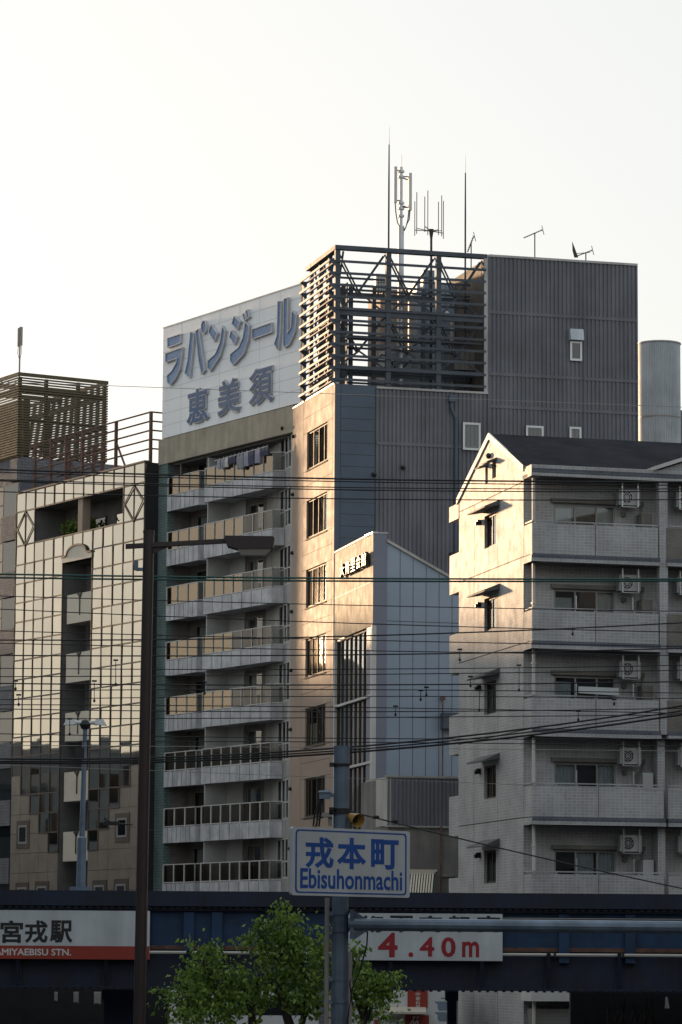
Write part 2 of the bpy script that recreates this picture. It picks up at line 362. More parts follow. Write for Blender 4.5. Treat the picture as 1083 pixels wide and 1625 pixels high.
# ------------------------------------------------------------------ gabled apartment house on the right
g0 = at(845, 1300, 114); GL = Frame(g0, 13, 'L'); GR = Frame(g0, 15.5, 'R')
G = thing('gabled_apartment_house', (g0.x, g0.y, 0), 'pale tiled apartment house with a gabled end wall and tiled balconies, right of the photo', 'apartment house')
TOPS = [19.73-2.895*k for k in range(5)]
SB, SF, SM = 10.68, 9.36, 1.03            # far balcony face, far corner, near corner along the end wall
wz = [(4.42, 5.95, t-.28, t+.86) for t in TOPS]
b = MB(GL); slits = [(5.5, 5.85, 21.72, 22.28), (4.45, 4.95, 21.78, 22.33)]
b.walls(SM, SF, 0, 21.2, 0, wz, .16)
b.v += []; P = GL.P
# gable triangle with two slits (built round them as a fan of cells)
ap = (5.25, 23.3)
def gz(s): return 21.2+.45+(min(s-SM, SF-s)/((SF-SM)/2))*(ap[1]-21.65)
xs = sorted([SM, 4.45, 4.95, 5.25, 5.5, 5.85, SF])
for x0, x1 in zip(xs, xs[1:]):
    h = [k for k in slits if k[0] <= (x0+x1)/2 <= k[1]]
    z0 = 21.2
    if h:
        b.face([P(x0, 0, 21.2), P(x1, 0, 21.2), P(x1, 0, h[0][2]), P(x0, 0, h[0][2])]); z0 = h[0][3]
        for k in (x0, x1): b.face([P(k, 0, h[0][2]), P(k, 0, h[0][3]), P(k, -.16, h[0][3]), P(k, -.16, h[0][2])])
        for k in h[0][2:]: b.face([P(x0, 0, k), P(x1, 0, k), P(x1, -.16, k), P(x0, -.16, k)])
    b.face([P(x0, 0, z0), P(x1, 0, z0), P(x1, 0, gz(x1)), P(x0, 0, gz(x0))])
# front wall behind the balconies, back walls, far end
fw_holes = []
doors = []
s0d = GR.sz(879, 800, -1.05)[0]; s1d = GR.sz(976, 800, -1.05)[0]
for bay in (0, 4.75, 9.5):
    for t in TOPS: doors.append((s0d+bay, s1d+bay, t-1.05, t+.76))
b2 = MB(GR); b2.walls(.05, 14.2, 0, 21.6, -1.05, doors, .10)
b.v2 = None
G_wall = b.build('end_wall', M['tile'], G)
b2.walls(14.2, 14.21, 0, 21.6, -1.05); 
b2.box(14.2, 14.35, -9.3, 0, 0, 21.6); b2.box(.6, 14.2, -9.4, -9.28, 0, 21.6)
b2.build('front_wall', M['tile'], G)
for k, h in enumerate(wz):
    window(GL, h[0], h[1], h[2], h[3], -.15, G, div=(.55,), fm='bframe', fw=.07, back=None, curt=[(.02, .45)] if k != 1 else [(0, .5, .8)], curtm='curtain' if k != 1 else 'blind')
for h in slits: window(GL, h[0], h[1], h[2], h[3], -.15, G, div=(), fm='bframe', fw=.04)
# joints
b = MB(GL)
for z in [21.17]+[t-1.09 for t in TOPS]: b.box(SM, SF, 0, .004, z-.018, z+.018)
for s in (4.2, 7.3): b.box(s-.008, s+.008, 0, .003, 0, 21.15)
b.build('wall_joint', M['groove'], G)
# awnings over the end-wall windows, with vents
def awning(s0, s1, z, o, th):
    a = MB(GL); a.hexa([GL.P(s0, 0, z), GL.P(s1, 0, z), GL.P(s1, o, z-.1), GL.P(s0, o, z-.1)], [GL.P(s0, 0, z+th+.05), GL.P(s1, 0, z+th+.05), GL.P(s1, o, z-.05), GL.P(s0, o, z-.05)])
    return a
for t in TOPS:
    awning(3.95, 6.25, t+1.02, .55, .14).build('awning', M['awning'], G)
    a = MB(GL); a.box(6.35, 6.55, 0, .14, t+.62, t+.80); a.box(6.38, 6.52, .14, .2, t+.60, t+.74); a.build('vent_hood', M['black'], G)
awning(5.4, 5.95, 22.32, .35, .04).build('awning', M['awning'], G); awning(4.35, 5.05, 22.37, .35, .04).build('awning', M['awning'], G)
a = MB(GL); a.ball(GL.P(5.2, .06, 22.62), .11); a.build('vent_hood', M['black'], G)
# roof: two slopes along the front, ridge over the gable apex
b = MB(GR); su = GL.u
def rp(sl, z, along): q = GL.P(sl, .03, z); return q+Vector((GR.u.x, GR.u.y, 0))*along
for th in (0,):
    b.hexa([rp(.7, 21.55, 0), rp(5.25, 23.3, 0), rp(5.25, 23.3, 15), rp(.7, 21.55, 15)], [rp(.7, 21.66, 0), rp(5.25, 23.41, 0), rp(5.25, 23.41, 15), rp(.7, 21.66, 15)])
    b.hexa([rp(5.25, 23.3, 0), rp(9.7, 21.5, 0), rp(9.7, 21.5, 15), rp(5.25, 23.3, 15)], [rp(5.25, 23.41, 0), rp(9.7, 21.61, 0), rp(9.7, 21.61, 15), rp(5.25, 23.41, 15)])
rf = b.build('roof', M['roof'], G)
b = MB(GL)
for (sa, za), (sb_, zb) in (((.9, 21.63), (5.25, 23.36)), ((5.25, 23.36), (9.55, 21.6))):
    b.hexa([GL.P(sa, 0, za-.14), GL.P(sb_, 0, zb-.14), GL.P(sb_, .06, zb-.14), GL.P(sa, .06, za-.14)], [GL.P(sa, 0, za+.08), GL.P(sb_, 0, zb+.08), GL.P(sb_, .06, zb+.08), GL.P(sa, .06, za+.08)])
b.build('bargeboard', M['trim'], rf)
# dormer gable at the right
b = MB(GR); tri = [(4.5, 21.62), (9.1, 23.2), (13.7, 21.62)]; b.prism_sz(tri, -5, -.06); d_ = b.build('gable_dormer', M['tile'], G)
b = MB(GR)
for (a0, z0), (a1, z1) in (((4.3, 21.6), (9.1, 23.25)), ((9.1, 23.25), (13.9, 21.6))): b.hexa([GR.P(a0, -5, z0), GR.P(a1, -5, z1), GR.P(a1, .15, z1), GR.P(a0, .15, z0)], [GR.P(a0, -5, z0+.13), GR.P(a1, -5, z1+.13), GR.P(a1, .15, z1+.13), GR.P(a0, .15, z0+.13)])
b.build('bargeboard', M['trim'], d_)
# top parapet band over the balconies (front and far side)
b = MB(GR); b.box(0, 14.3, -.25, .0, 21.28, 21.62, 0); b.box(-.0, 14.3, -1.0, -.25, 21.26, 21.36, 2)
b.box(0, 14.3, 0, .03, 21.36, 21.50, 1); b.box(0.0, 14.3, 0, .05, 21.24, 21.34, 0)
b.fr = GL; b.box(.0, SM, -.3, .02, 21.24, 21.62, 0); b.box(SF, SB, -.3, .02, 20.95, 21.5, 0); b.box(SF, SB, -8, -.3, 20.95, 21.1, 2)
b.build('parapet_band', [M['tile'], M['tile_d'], M['soffit']], G)
# balconies: one per floor and bay
def gable_balcony(t, bay, k):
    x0 = bay; x1 = bay+(4.45 if k < 3 else 4.6)
    tm = 0 if bay == 0 or k >= 3 else 3
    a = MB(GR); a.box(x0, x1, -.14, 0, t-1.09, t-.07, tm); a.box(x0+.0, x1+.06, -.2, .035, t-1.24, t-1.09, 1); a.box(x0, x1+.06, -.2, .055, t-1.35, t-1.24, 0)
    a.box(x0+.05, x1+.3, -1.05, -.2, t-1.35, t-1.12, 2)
    if bay == 0:
        a.fr = GL; a.box(.14, SM-.02, -.16, .0, t-1.09, t-.07, 0); a.box(.0, SM, -.3, .02, t-1.35, t-1.12, 0)
        a.box(SM-.05, SM-.02, .0, .006, t-1.0, t, 1)
    bal = a.build('balcony', [M['tile'], M['tile_d'], M['soffit'], M['tile_b']], G)
    r = MB(GR); r.box(x0+.02, x1, -.11, -.05, t-.01, t+.03)
    n = 7
    for i in range(n): s = x0+.15+(x1-x0-.3)*i/(n-1); r.box(s-.02, s+.02, -.10, -.06, t-.07, t-.01)
    if bay == 0:
        r.fr = GL; r.box(.05, SM+.15, -.11, -.03, t-.01, t+.04); r.box(SM, SM+.05, -.1, -.05, t-.07, t-.01)
    r.build('railing', M['rail'], bal)
    j = MB(GR); j.box(x0+(x1-x0)*.5-.01, x0+(x1-x0)*.5+.01, 0, .004, t-1.09, t-.07); j.build('panel_joint', M['groove'], bal)
for k, t in enumerate(TOPS):
    for bay in (0, 4.75, 9.5): gable_balcony(t, bay, k)
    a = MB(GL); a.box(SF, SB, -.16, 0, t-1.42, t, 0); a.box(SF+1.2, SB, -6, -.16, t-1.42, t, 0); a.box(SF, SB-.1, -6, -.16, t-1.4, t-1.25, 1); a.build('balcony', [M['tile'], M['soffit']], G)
# columns between bays, downpipe
for bay in (4.5, 9.25):
    a = MB(GR); a.box(bay, bay+.30, -.3, -.02, TOPS[2]-1.2, 21.26); a.box(bay+.02, bay+.28, -.9, -.35, 0, TOPS[2]-1.2); a.build('column', M['tile'], G)
a = MB(GR); a.tube([GR.P(.17, -.35, 0), GR.P(.17, -.35, 21.26)], .055, 8)
for z in range(1, 20, 2): a.box(.10, .24, -.42, -.28, z, z+.04)
a.build('downpipe', M['pipew'], G)
# balcony windows with curtains; floors from the top
cur = [[(.0, .33, .93), (.72, 1)], [(.0, .33, .86), (.72, 1)], [(.0, .3, .9)], [(.0, .35), (.7, 1)], [(.0, .02), (.36, .66), (.7, 1)]]
for i, t in enumerate(TOPS):
    for bay in (0, 4.75):
        window(GR, s0d+bay, s1d+bay, t-1.04, t+.75, -1.13, G, div=(.35, .70), curt=cur[i] if bay == 0 else cur[(i+2) % 5], fw=.06, dep=.06)
    a = MB(GR)
    for bay in (0, 4.75):
        a.box(s0d+bay-.1, 4.3+bay, -1.05, -.92, t+.78, t+.92)
        for (ss, zz) in ((s1d+.28, t+.45),): a.ball(GR.P(ss+bay, -1.02, zz), .09); a.box(ss+bay-.08, ss+bay+.08, -1.05, -.95, zz, zz+.1)
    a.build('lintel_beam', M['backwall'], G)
    a = MB(GR)
    a.tube([GR.P(4.02, -1.0, t-1.1), GR.P(4.02, -1.0, t+.42), GR.P(4.2, -.9, t+.5), GR.P(4.2, -.9, t+.72)], .05, 6)
    a.build('drain_pipe', M['frame'], G)
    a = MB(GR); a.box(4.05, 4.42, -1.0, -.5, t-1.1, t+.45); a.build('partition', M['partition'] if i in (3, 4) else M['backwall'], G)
# air conditioners hung under the balcony ceilings
def aircon(fr, s, o, z, label, group):
    p = fr.P(s, o, z); t = thing('air_conditioner', p, label, 'air conditioner', group)
    a = MB(fr); a.box(s-.38, s+.38, o-.14, o+.14, z, z+.54); a.build('casing', M['dirtywhite'], t)
    a = MB(fr); n = 20; c = (s-.10, z+.27)
    a.face([fr.P(c[0]+.21*cos(2*pi*i/n), o+.143, c[1]+.21*sin(2*pi*i/n)) for i in range(n)]); a.build('fan_opening', M['black'], t)
    a = MB(fr)
    for r_ in (.07, .14, .21):
        for i in range(n): a.bar(fr.P(c[0]+r_*cos(2*pi*i/n), o+.155, c[1]+r_*sin(2*pi*i/n)), fr.P(c[0]+r_*cos(2*pi*(i+1)/n), o+.155, c[1]+r_*sin(2*pi*(i+1)/n)), .012)
    for i in range(8): a.bar(fr.P(c[0], o+.155, c[1]), fr.P(c[0]+.21*cos(pi*i/4), o+.155, c[1]+.21*sin(pi*i/4)), .01)
    a.build('fan_grille', M['alum'], t)
    a = MB(fr)
    for x in (s-.27, s+.29): a.box(x-.025, x+.025, o+.145, o+.19, z-.06, z+.75); a.box(x-.02, x+.02, o-.16, o+.15, z-.06, z-.02)
    a.box(s-.30, s+.32, o+.13, o+.15, z-.07, z-.05)
    a.build('hanging_bracket', M['alum'], t)
    return t
fl = ['top', 'second', 'middle', 'fourth', 'fifth']
for i, t in enumerate(TOPS):
    s_ = GR.sz(997, 780, -.6)[0]
    aircon(GR, s_, -.6, t+.72, 'white air conditioner over the long window of the %s balcony of the gabled house' % fl[i], 'air conditioners on the gabled house')
    s_ = GR.sz(1088, 780, -.6)[0]
    aircon(GR, s_, -.6, t+.72, 'white air conditioner at the right photo edge, %s balcony of the gabled house' % fl[i], 'air conditioners on the gabled house')
# drying poles
for i, t in ((1, TOPS[1]), (2, TOPS[2]), (3, TOPS[3]), (4, TOPS[4])):
    a = MB(GR)
    for x in (1.55, 3.55): a = MB(GR); a.box(x-.02, x+.02, -.06, -.02, t, t+.45); a.build('drying_pole_stand', M['alum'], G)
a = MB(GR); z = TOPS[2]+.10; a.hexa([GR.P(1.6, .02, z), GR.P(3.0, .02, z-.05), GR.P(3.0, .1, z-.05), GR.P(1.6, .1, z)], [GR.P(1.6, .02, z+.22), GR.P(3.0, .02, z+.2), GR.P(3.0, .1, z+.2), GR.P(1.6, .1, z+.22)])
tag(a.build('hanging_mat', M['curtain']), 'pale blue mat hung over the middle balcony rail of the gabled house', 'mat')
# ground storey seen under the bridge
b = MB(GR); b.box(-.05, 5.2, -1.0, .06, 3.95, 4.3, 0); b.box(5.2, 7.5, -1.0, .0, 0, 4.1, 1); b.build('entrance_canopy', [M['trim'], M['dark']], G)
b = MB(GR); b.box(.15, 3.0, -.95, -.4, 0, 3.7); 
for i in range(30): b.box(.15, 3.0, -.4, -.385, .1+i*.12, .16+i*.12)
b.build('roller_shutter', M['shutter'], G)
# ------------------------------------------------------------------ dark corrugated office tower with the roof screen
o0 = at(530, 900, 175); OL = Frame(o0, 15, 'L'); OR = Frame(o0, 15.5, 'R')
O = thing('office_tower', (o0.x, o0.y, 0), 'dark corrugated office tower with a beige window wall and steel roof screen, centre', 'office building')
ZW, ZT = 34.45, 41.65
ow = []
for k in range(8): zt = 32.72-3.64*k; ow.append((1.45, 5.65, zt-2.0, zt))
b = MB(OL); b.walls(0, 8.75, 0, ZW, 0, ow, .18); b.build('beige_wall', M['brown'], O)
b = MB(OL)
for k in range(9):
    zt = 32.72-3.64*k
    for z in (zt+.82, zt+.0, zt-2.04, ): b.box(.42, 6.45, 0, .004, z-.012, z+.012) if z < ZW else None
    b.box(1.4, 5.7, .0, .05, zt-2.09, zt-2.02)
for s in (.42, 6.45): b.box(s-.012, s+.012, 0, .003, 0, ZW)
b.build('panel_joint', M['groove'], O)
for k, h in enumerate(ow):
    cu = [(.72, .97)] if k == 0 else ([(.02, .22), (.25, .45, .9)] if k == 1 else ([(.05, .4, .95)] if k == 2 else ([(0, .18)] if k % 2 else [(.6, .96, .6)])))
    window(OL, h[0], h[1], h[2], h[3], -.16, O, div=(.22, .48, .74), fm='bframe', fw=.09, dep=.08, curt=cu, curtm='blind', backd=.6)
# shaded front: smooth slate panels, then corrugated sheet
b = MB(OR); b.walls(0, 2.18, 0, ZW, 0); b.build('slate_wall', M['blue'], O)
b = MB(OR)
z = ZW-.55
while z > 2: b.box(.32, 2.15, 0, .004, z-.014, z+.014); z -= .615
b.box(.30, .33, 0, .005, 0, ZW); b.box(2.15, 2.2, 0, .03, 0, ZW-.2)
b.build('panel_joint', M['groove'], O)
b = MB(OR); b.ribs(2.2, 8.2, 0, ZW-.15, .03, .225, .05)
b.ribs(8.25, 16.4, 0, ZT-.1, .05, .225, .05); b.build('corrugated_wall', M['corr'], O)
b = MB(OR)
for z in (31.4-.0, 24.6, 18): b.box(2.2, 8.2, .03, .055, z, z+.16)
for z in (38.55, 35.3, 33.6, 29.5, 23.0): b.box(8.25, 16.4, .05, .075, z, z+.16)
b.box(8.2, 8.27, -.1, .085, 0, ZT-.1); b.box(16.38, 16.46, -.1, .085, 0, ZT-.1)
b.build('sheet_seam', M['corr'], O)
b = MB(OR); b.box(2.2, 8.2, -.25, .09, ZW-.15, ZW-.04); b.box(8.0, 8.2, -.2, .05, ZW-.1, ZT); b.box(8.2, 16.46, -.25, .1, ZT-.1, ZT+.02)
b.fr = OL; b.box(-.02, 8.75, -.2, .03, ZW, ZW+.08); b.build('coping', M['cap'], O)
# tall block body (left side lit by the sun), roofs, back
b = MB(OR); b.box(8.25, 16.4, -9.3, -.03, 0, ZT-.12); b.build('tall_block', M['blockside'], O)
b = MB(OR); b.box(.15, 8.2, -9.0, -.3, ZW-.5, ZW-.15); b.build('roof_deck', M['conc2'], O)
b = MB(OR); b.box(.3, 8.2, -9.3, -9.0, 0, ZW); b.build('rear_wall', M['corr'], O)
# drainpipe and windows in the corrugated front
b = MB(OR)
s_, z_ = OR.sz(716, 640); b.tube([OR.P(s_, .14, z_+.25), OR.P(s_, .14, z_-.3), OR.P(s_+.25, .14, z_-.9), OR.P(s_+.25, .14, 18)], .085, 8); b.box(s_-.16, s_+.16, .06, .3, z_+.05, z_+.4)
s_, z_ = OR.sz(925, 520); b.tube([OR.P(s_, .13, z_+2), OR.P(s_, .13, 18)], .02, 5); b.build('drainpipe', M['blue'], O)
for (x0, y0, x1, y1) in ((735, 670, 763, 715), (835, 675, 863, 714), (904, 677, 923, 716), (905, 541, 924, 573)):
    sa, za = OR.sz(x0, y0, .15); sb, zb = OR.sz(x1, y1, .15)
    window(OR, sa, sb, zb, za, .10, O, div=(), fm='alum', fw=.11, dep=.07, curt=[(.0, 1)] if y0 > 600 else [], backd=.04 if y0 < 600 else .09)
sa, za = OR.sz(904, 522, .2); sb, zb = OR.sz(925, 541, .2); b = MB(OR)
b.hexa([OR.P(sa, .06, zb), OR.P(sb, .06, zb), OR.P(sb, .45, zb), OR.P(sa, .45, zb)], [OR.P(sa, .06, za), OR.P(sb, .06, za), OR.P(sb, .32, za), OR.P(sa, .32, za)]); b.build('window_hood', M['tank'], O)
for (x, y) in ((717, 880), (594, 753), (640, 742)):
    s_, z_ = OR.sz(x, y, .1); b = MB(OR); b.ball(OR.P(s_, .15, z_), .12); b.box(s_-.1, s_+.1, .03, .14, z_-.05, z_+.1); b.build('vent_hood', M['black'], O)
# roof screen: posts, blades, beams and braces on both street sides, an inner frame behind
scr = MB(OR); scr.build
sc = MB(OR)
for s in (.12, 2.85, 5.55, 8.1): sc.box(s-.13, s+.13, -.26, .0, ZW, ZT-.15)
for s in (.4, 1.6, 2.85, 5.55): sc.box(s-.1, s+.1, -2.9, -2.7, ZW, ZT-1.5)
sc.fr = OL
for s in (2.1, 4.0, 5.95): sc.box(s-.1, s+.1, -.36, -.16, ZW, ZT-.15)
post = sc.build('screen_post', M['steel'], O)
sc = MB(OR)
sc.box(-.05, 8.15, -.3, .06, ZT-.2, ZT+.02)
sc.box(.2, 8.1, -.22, -.04, 38.05, 38.35); sc.box(.2, 8.1, -.3, -.1, 35.2, 35.45); sc.box(.2, 8.1, -.3, -.1, 36.9, 37.0); sc.box(.2, 8.1, -2.9, -2.75, 39.6, 39.8); sc.box(.2, 8.1, -2.9, -2.75, 37.3, 37.5); sc.box(.2, 8.1, -2.9, -2.75, 35.4, 35.6)
sc.fr = OL; sc.box(.0, 6.05, -.3, .05, ZT-.2, ZT+.018); sc.box(.1, 6, -.36, -.2, 38.05, 38.3); sc.box(.1, 6, -.36, -.2, 35.1, 35.3)
sc.build('screen_beam', M['steel'], O)
sc = MB(OL); sc.box(.7, 5.9, -.85, -.8, ZW, 39.9); sc.build('inner_panel', M['steel'], O)
sc = MB(OR); n = 11; zs = [ZT-.82-.615*i for i in range(n)]
for z in zs: sc.box(.0, 8.1, .0, .05, z-.06, z+.07)
for z in zs: sc.box(.2, 8.1, -2.72, -2.66, z-.35, z-.24)
sc.build('screen_rail', M['steel'], O)
sc = MB(OL)
for z in zs:                                          # thin blades held off the frame by triangular brackets on the sunny side
    sc.box(-.05, 6.15, .30, .36, z-.03, z+.09, 1)
    for s in (-.02, 6.1): sc.hexa([OL.P(s, -.05, z-.30), OL.P(s+.05, -.05, z-.30), OL.P(s+.05, .36, z+.02), OL.P(s, .36, z+.02)], [OL.P(s, -.05, z+.07), OL.P(s+.05, -.05, z+.07), OL.P(s+.05, .36, z+.07), OL.P(s, .36, z+.07)], 0)
    sc.box(.0, 6.1, -.06, .0, z-.05, z+.05, 0)
sc.build('screen_blade', [M['steel'], M['blade']], O)
sc = MB(OR); br = []
pz = [.12, 2.85, 5.55, 8.1]
for a0, a1 in zip(pz, pz[1:]):
    mid = (a0+a1)/2
    for zb, zt in ((38.3, 41.4), (35.4, 38.1)):
        for o in (-.35, -.75):
            sc.bar(OR.P(a0+.1, o, zt), OR.P(mid, o-.5, (zb+zt)/2-.4), .065); sc.bar(OR.P(a1-.1, o, zt), OR.P(mid, o-.5, (zb+zt)/2-.4), .065)
        sc.bar(OR.P(mid, -.8, (zb+zt)/2-.4), OR.P(a1-.1, -.35, zb), .09); sc.bar(OR.P(mid, -.8, (zb+zt)/2-.4), OR.P(a0+.1, -.35, zb), .09)
        sc.bar(OR.P(mid, -.8, (zb+zt)/2-.4), OR.P(mid, -2.8, zt-1.2), .07)
sc.fr = OL
for a0, a1 in ((.2, 2.1), (2.1, 4.0), (4.0, 5.95)):
    for zb, zt in ((38.2, 41.4), (35.2, 38.1)):
        sc.bar(OL.P(a0, -.45, zb), OL.P(a1, -.45, zt), .09); sc.bar(OL.P(a1, -.45, zb), OL.P(a0, -.45, zt), .09)
sc.build('screen_brace', M['steel'], O)
# things standing on the roof deck behind the screen
def roofbox(name, label, cat, s0, s1, o0, o1, z0, z1, m, extra=None):
    t = thing(name, OR.P((s0+s1)/2, (o0+o1)/2, z0), label, cat); b = MB(OR); b.box(s0, s1, o0, o1, z0+.25, z1); b.build('casing', m, t)
    b = MB(OR)
    for x in (s0+.1, s1-.2):
        for y in (o0+.1, o1-.2): b.box(x, x+.1, y, y+.1, z0, z0+.25)
    b.build('foot', M['steel'], t)
    b = MB(OR)
    for i in range(1, 4): x = s0+(s1-s0)*i/4; b.box(x-.012, x+.012, o1, o1+.006, z0+.3, z1-.05)
    b.box(s0+.05, s1-.05, o1, o1+.008, z0+(z1-z0)*.6, z0+(z1-z0)*.6+.03)
    b.build('panel_joint', M['groove'], t); return t
ZD = ZW-.15
def rbox(name, label, cat, x0, x1, y1, o0, o1, z0, m):
    sa, zt = OR.sz(x0, y1, o1); sb = OR.sz(x1, y1, o1)[0]; return roofbox(name, label, cat, sa, sb, o0, o1, z0, zt, m)
rbox('roof_cabinet', 'pale grey equipment cabinet low behind the roof screen', 'cabinet', 612, 698, 553, -4.6, -3.4, ZD, M['tank'])
rbox('plant_room_unit', 'tall pinkish plant housing behind the middle of the roof screen', 'plant unit', 604, 648, 458, -8.6, -6.2, ZD, M['brown'])
rbox('cooling_tower', 'big pale blue cooling tower behind the right half of the roof screen', 'cooling tower', 662, 722, 446, -8.4, -5.8, ZD, M['panelb'])
rbox('transformer_box', 'small grey transformer box near the right end of the roof screen', 'box', 722, 754, 556, -3.6, -2.4, ZD+1.4, M['frame'])
rbox('relay_box', 'small blue relay box high up behind the roof screen', 'box', 672, 690, 428, -3.8, -3.3, 39.9, M['panelb'])
rbox('white_duct_box', 'small white box high up behind the roof screen, left of the mast', 'box', 597, 614, 434, -3.5, -3.1, 39.75, M['white'])
PX = OR.sz(718, 540, -3.2)[0]; t = thing('roof_pipe', OR.P(PX, -3.2, ZD), 'pale upright pipe behind the right half of the roof screen', 'pipe'); b = MB(OR); b.tube([OR.P(PX, -3.2, ZD), OR.P(PX, -3.2, 38.8)], .1, 8); b.build('riser', M['pipew'], t)
b = MB(OR); b.tube([OR.P(PX, -3.2, 38.8), OR.P(PX, -4.2, 39.3), OR.P(PX, -5.6, 39.3)], .1, 8); b.build('elbow', M['pipew'], t)
b = MB(OR); b.tube([OR.P(3.0+i*.3, -3.0+.2*sin(i), 36.3+.35*sin(i*1.1)-.02*i) for i in range(11)], .045, 6); tag(b.build('roof_cable', M['black']), 'black cable looping behind the roof screen', 'cable')
# antennas
def up(x, y, o): s, z = OR.sz(x, y, o); return s, z
s_, zt = up(637, 268, -3); m_ = thing('mobile_phone_mast', OR.P(s_, -3, ZD), 'grey mobile phone mast with white panel antennas above the roof screen', 'antenna mast')
b = MB(OR); b.tube([OR.P(s_, -3, ZD), OR.P(s_, -3, zt-3.2)], .16, 8); b.tube([OR.P(s_, -3, zt-3.2), OR.P(s_, -3, zt+.1)], .085, 8)
for z in (zt-3.2, zt-2.6, zt-1.9, zt-.2, zt-.5, zt-2.2): b.tube([OR.P(s_, -3, z), OR.P(s_, -3, z+.12)], .17, 8)
b.build('mast_tube', M['alum'], m_)
for dx, z0, z1, oo in ((-.38, zt-1.9, zt+.05, -2.8), (.42, zt-2.25, zt-.25, -2.75), (.52, zt-2.15, zt-.3, -3.3)):
    b = MB(OR); b.box(s_+dx-.085, s_+dx+.085, oo-.06, oo+.06, z0, z1); p = b.build('panel_antenna', M['white'], m_)
    b = MB(OR)
    for z in (z0+.15, z1-.2): b.bar(OR.P(s_+dx, oo, z), OR.P(s_, -3, z+.03), .05)
    b.build('bracket', M['aerial'], p)
    b = MB(OR); b.tube([OR.P(s_+dx, oo, z0), OR.P(s_+dx*.9, oo, z0-.5), OR.P(s_+dx*.5, -3, z0-1.0), OR.P(s_, -3, z0-1.3)], .03, 5); b.build('cable', M['black'], p)
b = MB(OR); b.tube([OR.P(s_+.02, -3, zt), OR.P(s_+.02, -3, zt+.75)], .018, 5); b.build('lightning_rod', M['alum'], m_)
for (x, yt, lab) in ((618, 200, 'tall thin lightning rod left of the phone mast'), (739, 245, 'thin lightning rod right of the dipole aerial')):
    s_, zt = up(x, yt, -2.6); t = thing('lightning_rod', OR.P(s_, -2.6, ZD), lab, 'lightning rod', 'lightning rods on the office roof')
    b = MB(OR); b.tube([OR.P(s_, -2.6, ZD), OR.P(s_, -2.6, zt-3.2), OR.P(s_, -2.6, zt-1)], [.06, .05, .035], 6); b.build('rod', M['aerial'] if x > 700 else M['aerial'], t)
    b = MB(OR); b.tube([OR.P(s_, -2.6, zt-1), OR.P(s_, -2.6, zt)], [.025, .008], 5); b.build('tip', M['alum'], t)
s_, zt = up(685, 300, -3.2); t = thing('dipole_aerial', OR.P(s_, -3.2, ZD), 'aerial with a ring of upright thin rods above the roof screen', 'aerial'); zc = up(685, 364, -3.2)[1]
b = MB(OR); b.tube([OR.P(s_, -3.2, ZD), OR.P(s_, -3.2, zc)], .07, 6); b.tube([OR.P(s_, -3.2, zc-.6), OR.P(s_, -3.2, zc)], [.05, .16], 6); b.build('pole', M['aerial'], t)
for dx, h, dz in ((-.85, 1.55, -.05), (-.68, 1.95, .1), (-.42, 1.6, .1), (-.04, 2.1, .1), (.38, 1.5, .0), (.62, 1.9, .0), (.83, 1.75, -.05)):
    oo = -3.2+random.uniform(-.6, .6); b = MB(OR); b.bar(OR.P(s_, -3.2, zc-.1), OR.P(s_+dx, oo, zc+dz), .035); b.tube([OR.P(s_+dx, oo, zc+dz-.3), OR.P(s_+dx, oo, zc+dz+h)], .024, 5); b.build('rod', M['aerial'], t)
def tv(x, yb, yt, tilt, label, o=-4.5, L=1.2, base=None):
    s, zb = up(x, yb, o); zt = up(x, yt, o)[1]; base = ZT-.12 if base is None else base
    t = thing('tv_aerial', OR.P(s, o, base), label, 'tv aerial', 'television aerials on the office roof')
    b = MB(OR); b.tube([OR.P(s, o, base), OR.P(s, o, zt)], .035, 5); b.build('pole', M['aerial'], t)
    b = MB(OR); d = Vector((cos(tilt), sin(tilt))); 
    p0 = OR.P(s-d.x*L*.6, o, zt-d.y*L*.6); p1 = OR.P(s+d.x*L*.4, o, zt+d.y*L*.4); b.bar(p0, p1, .045)
    for i in range(9):
        c = p0.lerp(p1, i/8); l = .2 if i < 8 else .35; b.bar(c+Vector((-.05, -l, -.03)), c+Vector((.05, l, .03)), .03)
    b.bar(p1+Vector((0, 0, .25)), p1+Vector((.12, 0, -.25)), .035); b.build('boom', M['aerial'], t)
    return t
tv(849, 405, 370, .45, 'television aerial tilted upwards on the tall block roof', L=1.1)
tv(748, 405, 385, 1.2, 'small television aerial right of the lightning rod behind the roof screen', base=ZD, L=.9); tv(930, 408, 401, .4, 'low television aerial near the right end of the tall block roof', L=.9)
s_, zb = up(912, 411, -4); t = thing('satellite_dish', OR.P(s_, -4, ZT-.12), 'thin edge-on dish leaning on the tall block roof', 'dish'); b = MB(OR); b.tube([OR.P(s_-.1, -4, ZT-.12), OR.P(s_-.1, -4, ZT+.6)], .03, 5); b.build('stand', M['aerial'], t)
b = MB(OR); b.prism_sz([(s_-.12, zb+.95), (s_+.22, zb+.1), (s_+.0, zb+.08), (s_-.1, zb+.45)], -4.05, -4.0); b.bar(OR.P(s_+.02, -4.03, zb+.3), OR.P(s_+.9, -4.03, zb+.42), .03); b.build('reflector', M['aerial'], t)
